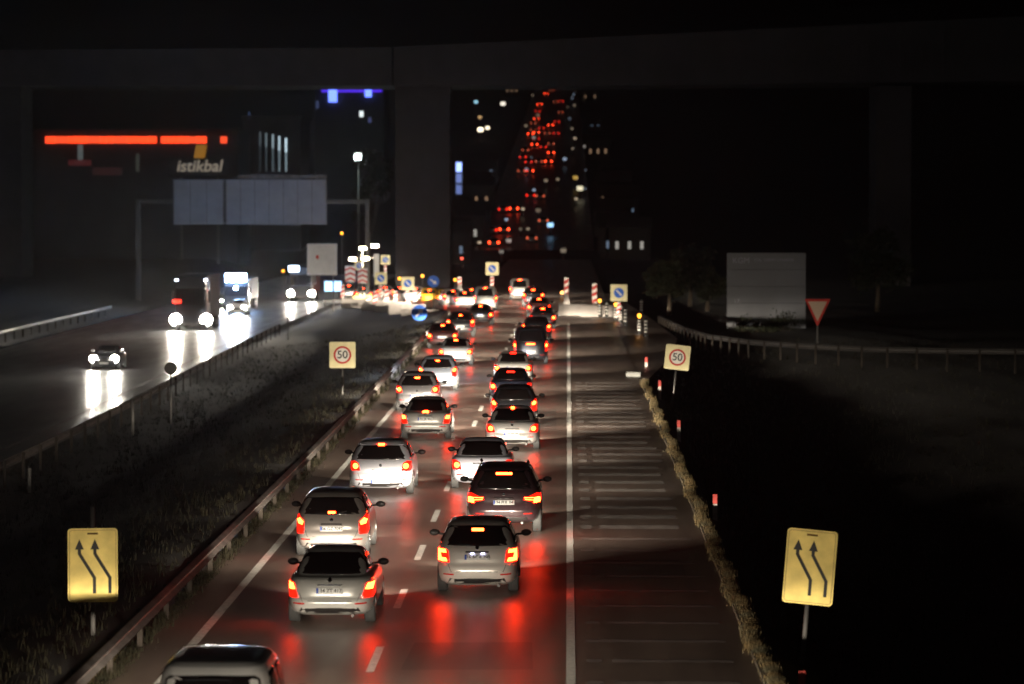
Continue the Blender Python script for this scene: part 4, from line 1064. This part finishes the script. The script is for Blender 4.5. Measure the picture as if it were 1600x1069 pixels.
# lit tree and its lamp
s = 13.0; x, y = XY(577, s); tr = tree(x, y, -1.5, 17.0, 3.0, 'green tree lit from below by a white lamp under the violet neon', gp=None, n=2500, fsz=.3)
def street_lamp(px, py, s, zg, label, col, e, hr=.35, gp='street lamps beyond the viaduct', light=0):
    x, y = XY(px, s); zc = 8.1-(py-318)/s-zg; t = thing('street_lamp', (x, y, zg), label, 'street lamp', gp)
    MB().tube((0, 0, 0), (0, 0, zc), .12, .08, n=8).build('pole', M_galv_d, t, True)
    MB().tube((0, 0, zc), (0, -.8, zc+.15), .06, n=6).build('arm', M_galv_d, t)
    hd = MB().box(-hr, hr, -1.2, -.5, zc-.02, zc+.22).build('lamp_head', M_galv_d, t)
    MB().box(-hr*.95, hr*.95, -1.22, -.9, zc-hr*1.4, zc-.02).build('lamp_glass', mat('lamp_%.2f%.2f%.1f' % (col[1], col[2], e), (.8, .8, .8), .3, emit=col, estr=e), hd)
    if light:
        l = bpy.data.lights.new('lamp', 'POINT'); l.energy = light; l.color = col; l.shadow_soft_size = .3
        o = bpy.data.objects.new('lamp', l); COL.objects.link(o); o.parent = t; o.location = (0, -1.6, zc)
    return t
street_lamp(560, 243, 13.3, -1.8, 'short white lamp below the lit green tree', (.75, 1, .95), 1.6, .4, light=900)

# ------------------------------------------------------------------ the hill beyond: road climbing with queues of tail lights
def hillpt(px, py):
    Y = 37.1/((py-318)/F+.06); s = F/Y; return (px-887)/s, Y, s
pairs = [(857,131),(862,145),(869,141),(853,150),(843,167),(868,163),(877,162),(840,178),(833,197),(870,195),(829,214),(838,212),(869,213),(835,231),(849,235),(861,230),(817,251),(826,259),(842,258),(857,258),
         (815,273),(828,273),(829,312),(844,313),(786,334),(803,333),(769,367),(788,366),(772,387),(831,380),(849,352),(876,180),(838,222),(861,244),(821,240),(833,208),(846,205),(860,200),(838,190),(855,213)]
pw = ['first', 'second', 'third', 'fourth', 'fifth', 'sixth', 'seventh', 'eighth', 'ninth', 'tenth']
pb_, ph_ = None, None
BS = Shell(HATCH, 4.0)
protoC = None
M_tf = [mat('tail_far_%s' % 'abc'[k], (.5, .05, .01), .3, emit=c_, estr=e_*.7) for k, (c_, e_) in enumerate((((1, .05, .012), 12), ((1, .022, .01), 3.5), ((1, .16, .07), 1.6)))]
M_tail_far = M_tf[0]
for i, (px, py) in enumerate(sorted(pairs, key=lambda p: p[1])):
    x, y, s = hillpt(px, py); z = 1.1+.06*(y-500)
    t = thing('distant_car', (x, y, z), 'tiny far car climbing the hill beyond the viaduct, only its red tail lights clear', 'car', 'far cars climbing the hill')
    k = 1.0
    if protoC is None:
        b = BS.body(paint('grey', (.26, .25, .26)), t, 24)
        g = BS.patch('rear_window', [(-.55, 1.0), (.55, 1.0), (.5, 1.38), (-.5, 1.38)], M_glass, t)
        l1 = BS.patch('tail_light', [(.50, .66), (.82, .66), (.82, .98), (.58, .98)], M_tail_far, t, off=.02)
        l2 = BS.patch('tail_light', flip([(.50, .66), (.82, .66), (.82, .98), (.58, .98)]), M_tail_far, t, off=.02)
        protoC = [b, g, l1, l2]
    else:
        for q in protoC:
            c = q.copy(); COL.objects.link(c); c.parent = t
            if c.name.startswith('tail') and i % 3:
                c.material_slots[0].link = 'OBJECT'; c.material_slots[0].material = M_tf[i % 3]
    t.rotation_euler = (R(3.4), 0, 0)
for px, py, col, e, hr, lb in [(751, 200, (1, .85, .6), 3.2, .75, 'bright warm lamp, left of a pair on the hillside'), (762, 198, (1, .85, .6), 2.6, .55, 'warm lamp, right of a pair on the hillside'), (786, 160, (1, .9, .75), 1.5, .8, 'warm white lamp highest left of the climbing traffic'),
        (744, 158, (.4, .8, 1), 1.2, .6, 'small cyan lamp high on the hillside'), (750, 182, (1, .6, .25), .8, .5, 'small orange lamp above the warm pair'), (906, 291, (1, .9, .6), 1.0, .6, 'yellowish lamp right of the climbing traffic'),
        (860, 348, (.35, .65, 1), 1.6, .5, 'cold blue lamp low beside the climbing traffic'), (742, 351, (1, .7, .6), .5, .45, 'faint pinkish lamp low on the left of the hill'), (768, 257, (.9, .95, .9), .35, .7, 'faint white lamp in the middle of the hillside'),
        (899, 275, (1, .6, .1), .5, .5, 'small amber lamp right of the climbing traffic'), (722, 402, (1, .1, .05), 3, .2, 'tiny red lamp low beside the viaduct pier'), (632, 140, (.9, .6, .9), 1.5, .7, 'pinkish white lamp just under the viaduct deck')]:
    x, y, s = hillpt(px, py+20); street_lamp(px, py, F/y, H(x, y)-.2, lb, col, e, hr*1.0, gp='lamps on the hillside')
rs = random.Random(3)
for i in range(34):
    row = 150+int(i/34*16)*16+rs.uniform(-3, 3); px = rs.uniform(735 if row > 300 else 800-(row < 260)*rs.uniform(0, 30), 915)
    x, y, s = hillpt(px, row+14); x = max(-60, min(45, x))
    street_lamp(px, row, F/y, H(x, y)-.2, 'faint small lamp among many on the dark hillside', rs.choice([(1, .9, .8), (.6, .75, 1), (1, .75, .5)]), rs.choice([.12, .25, .5]), rs.uniform(.22, .45), gp='faint lamps on the dark hillside')
x, y, s = hillpt(717, 330)
t = thing('pylon_sign', (x, y, H(x, y)-.5), 'tall blue-white lit pylon sign left of the climbing traffic', 'pylon sign')
sx_ = F/y; h0 = 8.1-(305-318)/sx_-(H(x, y)-.5); h1 = 8.1-(253-318)/sx_-(H(x, y)-.5)
MB().box(-.7, .7, 0, .8, 0, h1+.2).build('frame', M_galv_d, t)
n = 3
for k in range(n):
    za = h1-(h1-h0)*(k+1)/n; MB().box(-.5, .5, -.06, -.01, za+.2, za+(h1-h0)/n-.1).build('panel', emi('pylon_%s' % 'abc'[k], (.30, .42, 1), [2.6, .55, .45][k]), t)
# faint lit windows of hillside houses
hm = mat('house_wall', (.05, .045, .04), .8)
hw_ = [('win_h_a', (.9, .85, .75), .16), ('win_h_b', (.5, .7, 1), .09), ('win_h_c', (1, .6, .35), .11)]
spots = [(741,400),(760,402),(776,392),(880,405),(905,400),(735,375),(758,372),(890,370),(735,390),(820,395),(900,345),(880,325),(765,320),(790,315),(905,250),(893,235),(905,210),(922,160),(900,150),(775,285),(900,300),(812,320),(880,350),(800,150),(832,145),(920,135),(745,330),(725,385),(850,400)]
for i, (px, py) in enumerate(spots):
    x, y, s = hillpt(px, py); xx = x
    if -15 < x < 5: xx = 6.5+random.random()*3 if px > 800 else -17-random.random()*4
    z = H(xx, y); t = thing('hillside_house', (xx, y, z), 'small dark house on the hill behind the viaduct with faintly lit windows', 'house', 'houses on the hill')
    MB().box(-3, 3, 0, 7, -1, 4.6).build('wall', hm, t)
    MB().add([(-3.3, -.3, 4.6), (3.3, -.3, 4.6), (3.3, 7.3, 4.6), (-3.3, 7.3, 4.6), (-3.3, 3.5, 6.2), (3.3, 3.5, 6.2)], [(0, 1, 5, 4), (2, 3, 4, 5), (0, 4, 3), (1, 2, 5), (0, 3, 2, 1)]).build('roof', hm, t)
    nm, c, e = hw_[i % 3]; m_ = emi(nm, c, e*2.2)
    for k in range(3):
        if random.random() < .75: MB().box(-2.1+1.8*k, -1.65+1.8*k, -.06, -.01, 1.5, 2.6).build('lit_window', m_, t)

# ------------------------------------------------------------------ night air
hz_m = bpy.data.materials.new('air'); hz_m.use_nodes = True; nt = hz_m.node_tree
for n in list(nt.nodes):
    if n.type != 'OUTPUT_MATERIAL': nt.nodes.remove(n)
out = [n for n in nt.nodes if n.type == 'OUTPUT_MATERIAL'][0]
pv = nt.nodes.new('ShaderNodeVolumePrincipled'); pv.inputs['Color'].default_value = (.85, .88, .95, 1)
pv.inputs['Density'].default_value = .00014; pv.inputs['Anisotropy'].default_value = .82
nt.links.new(pv.outputs[0], out.inputs['Volume'])
tag(MB().box(-430, 430, -35, 2010, -4, 110).build('haze', hz_m), 'thin night air round the whole place', 'haze', kind='stuff')
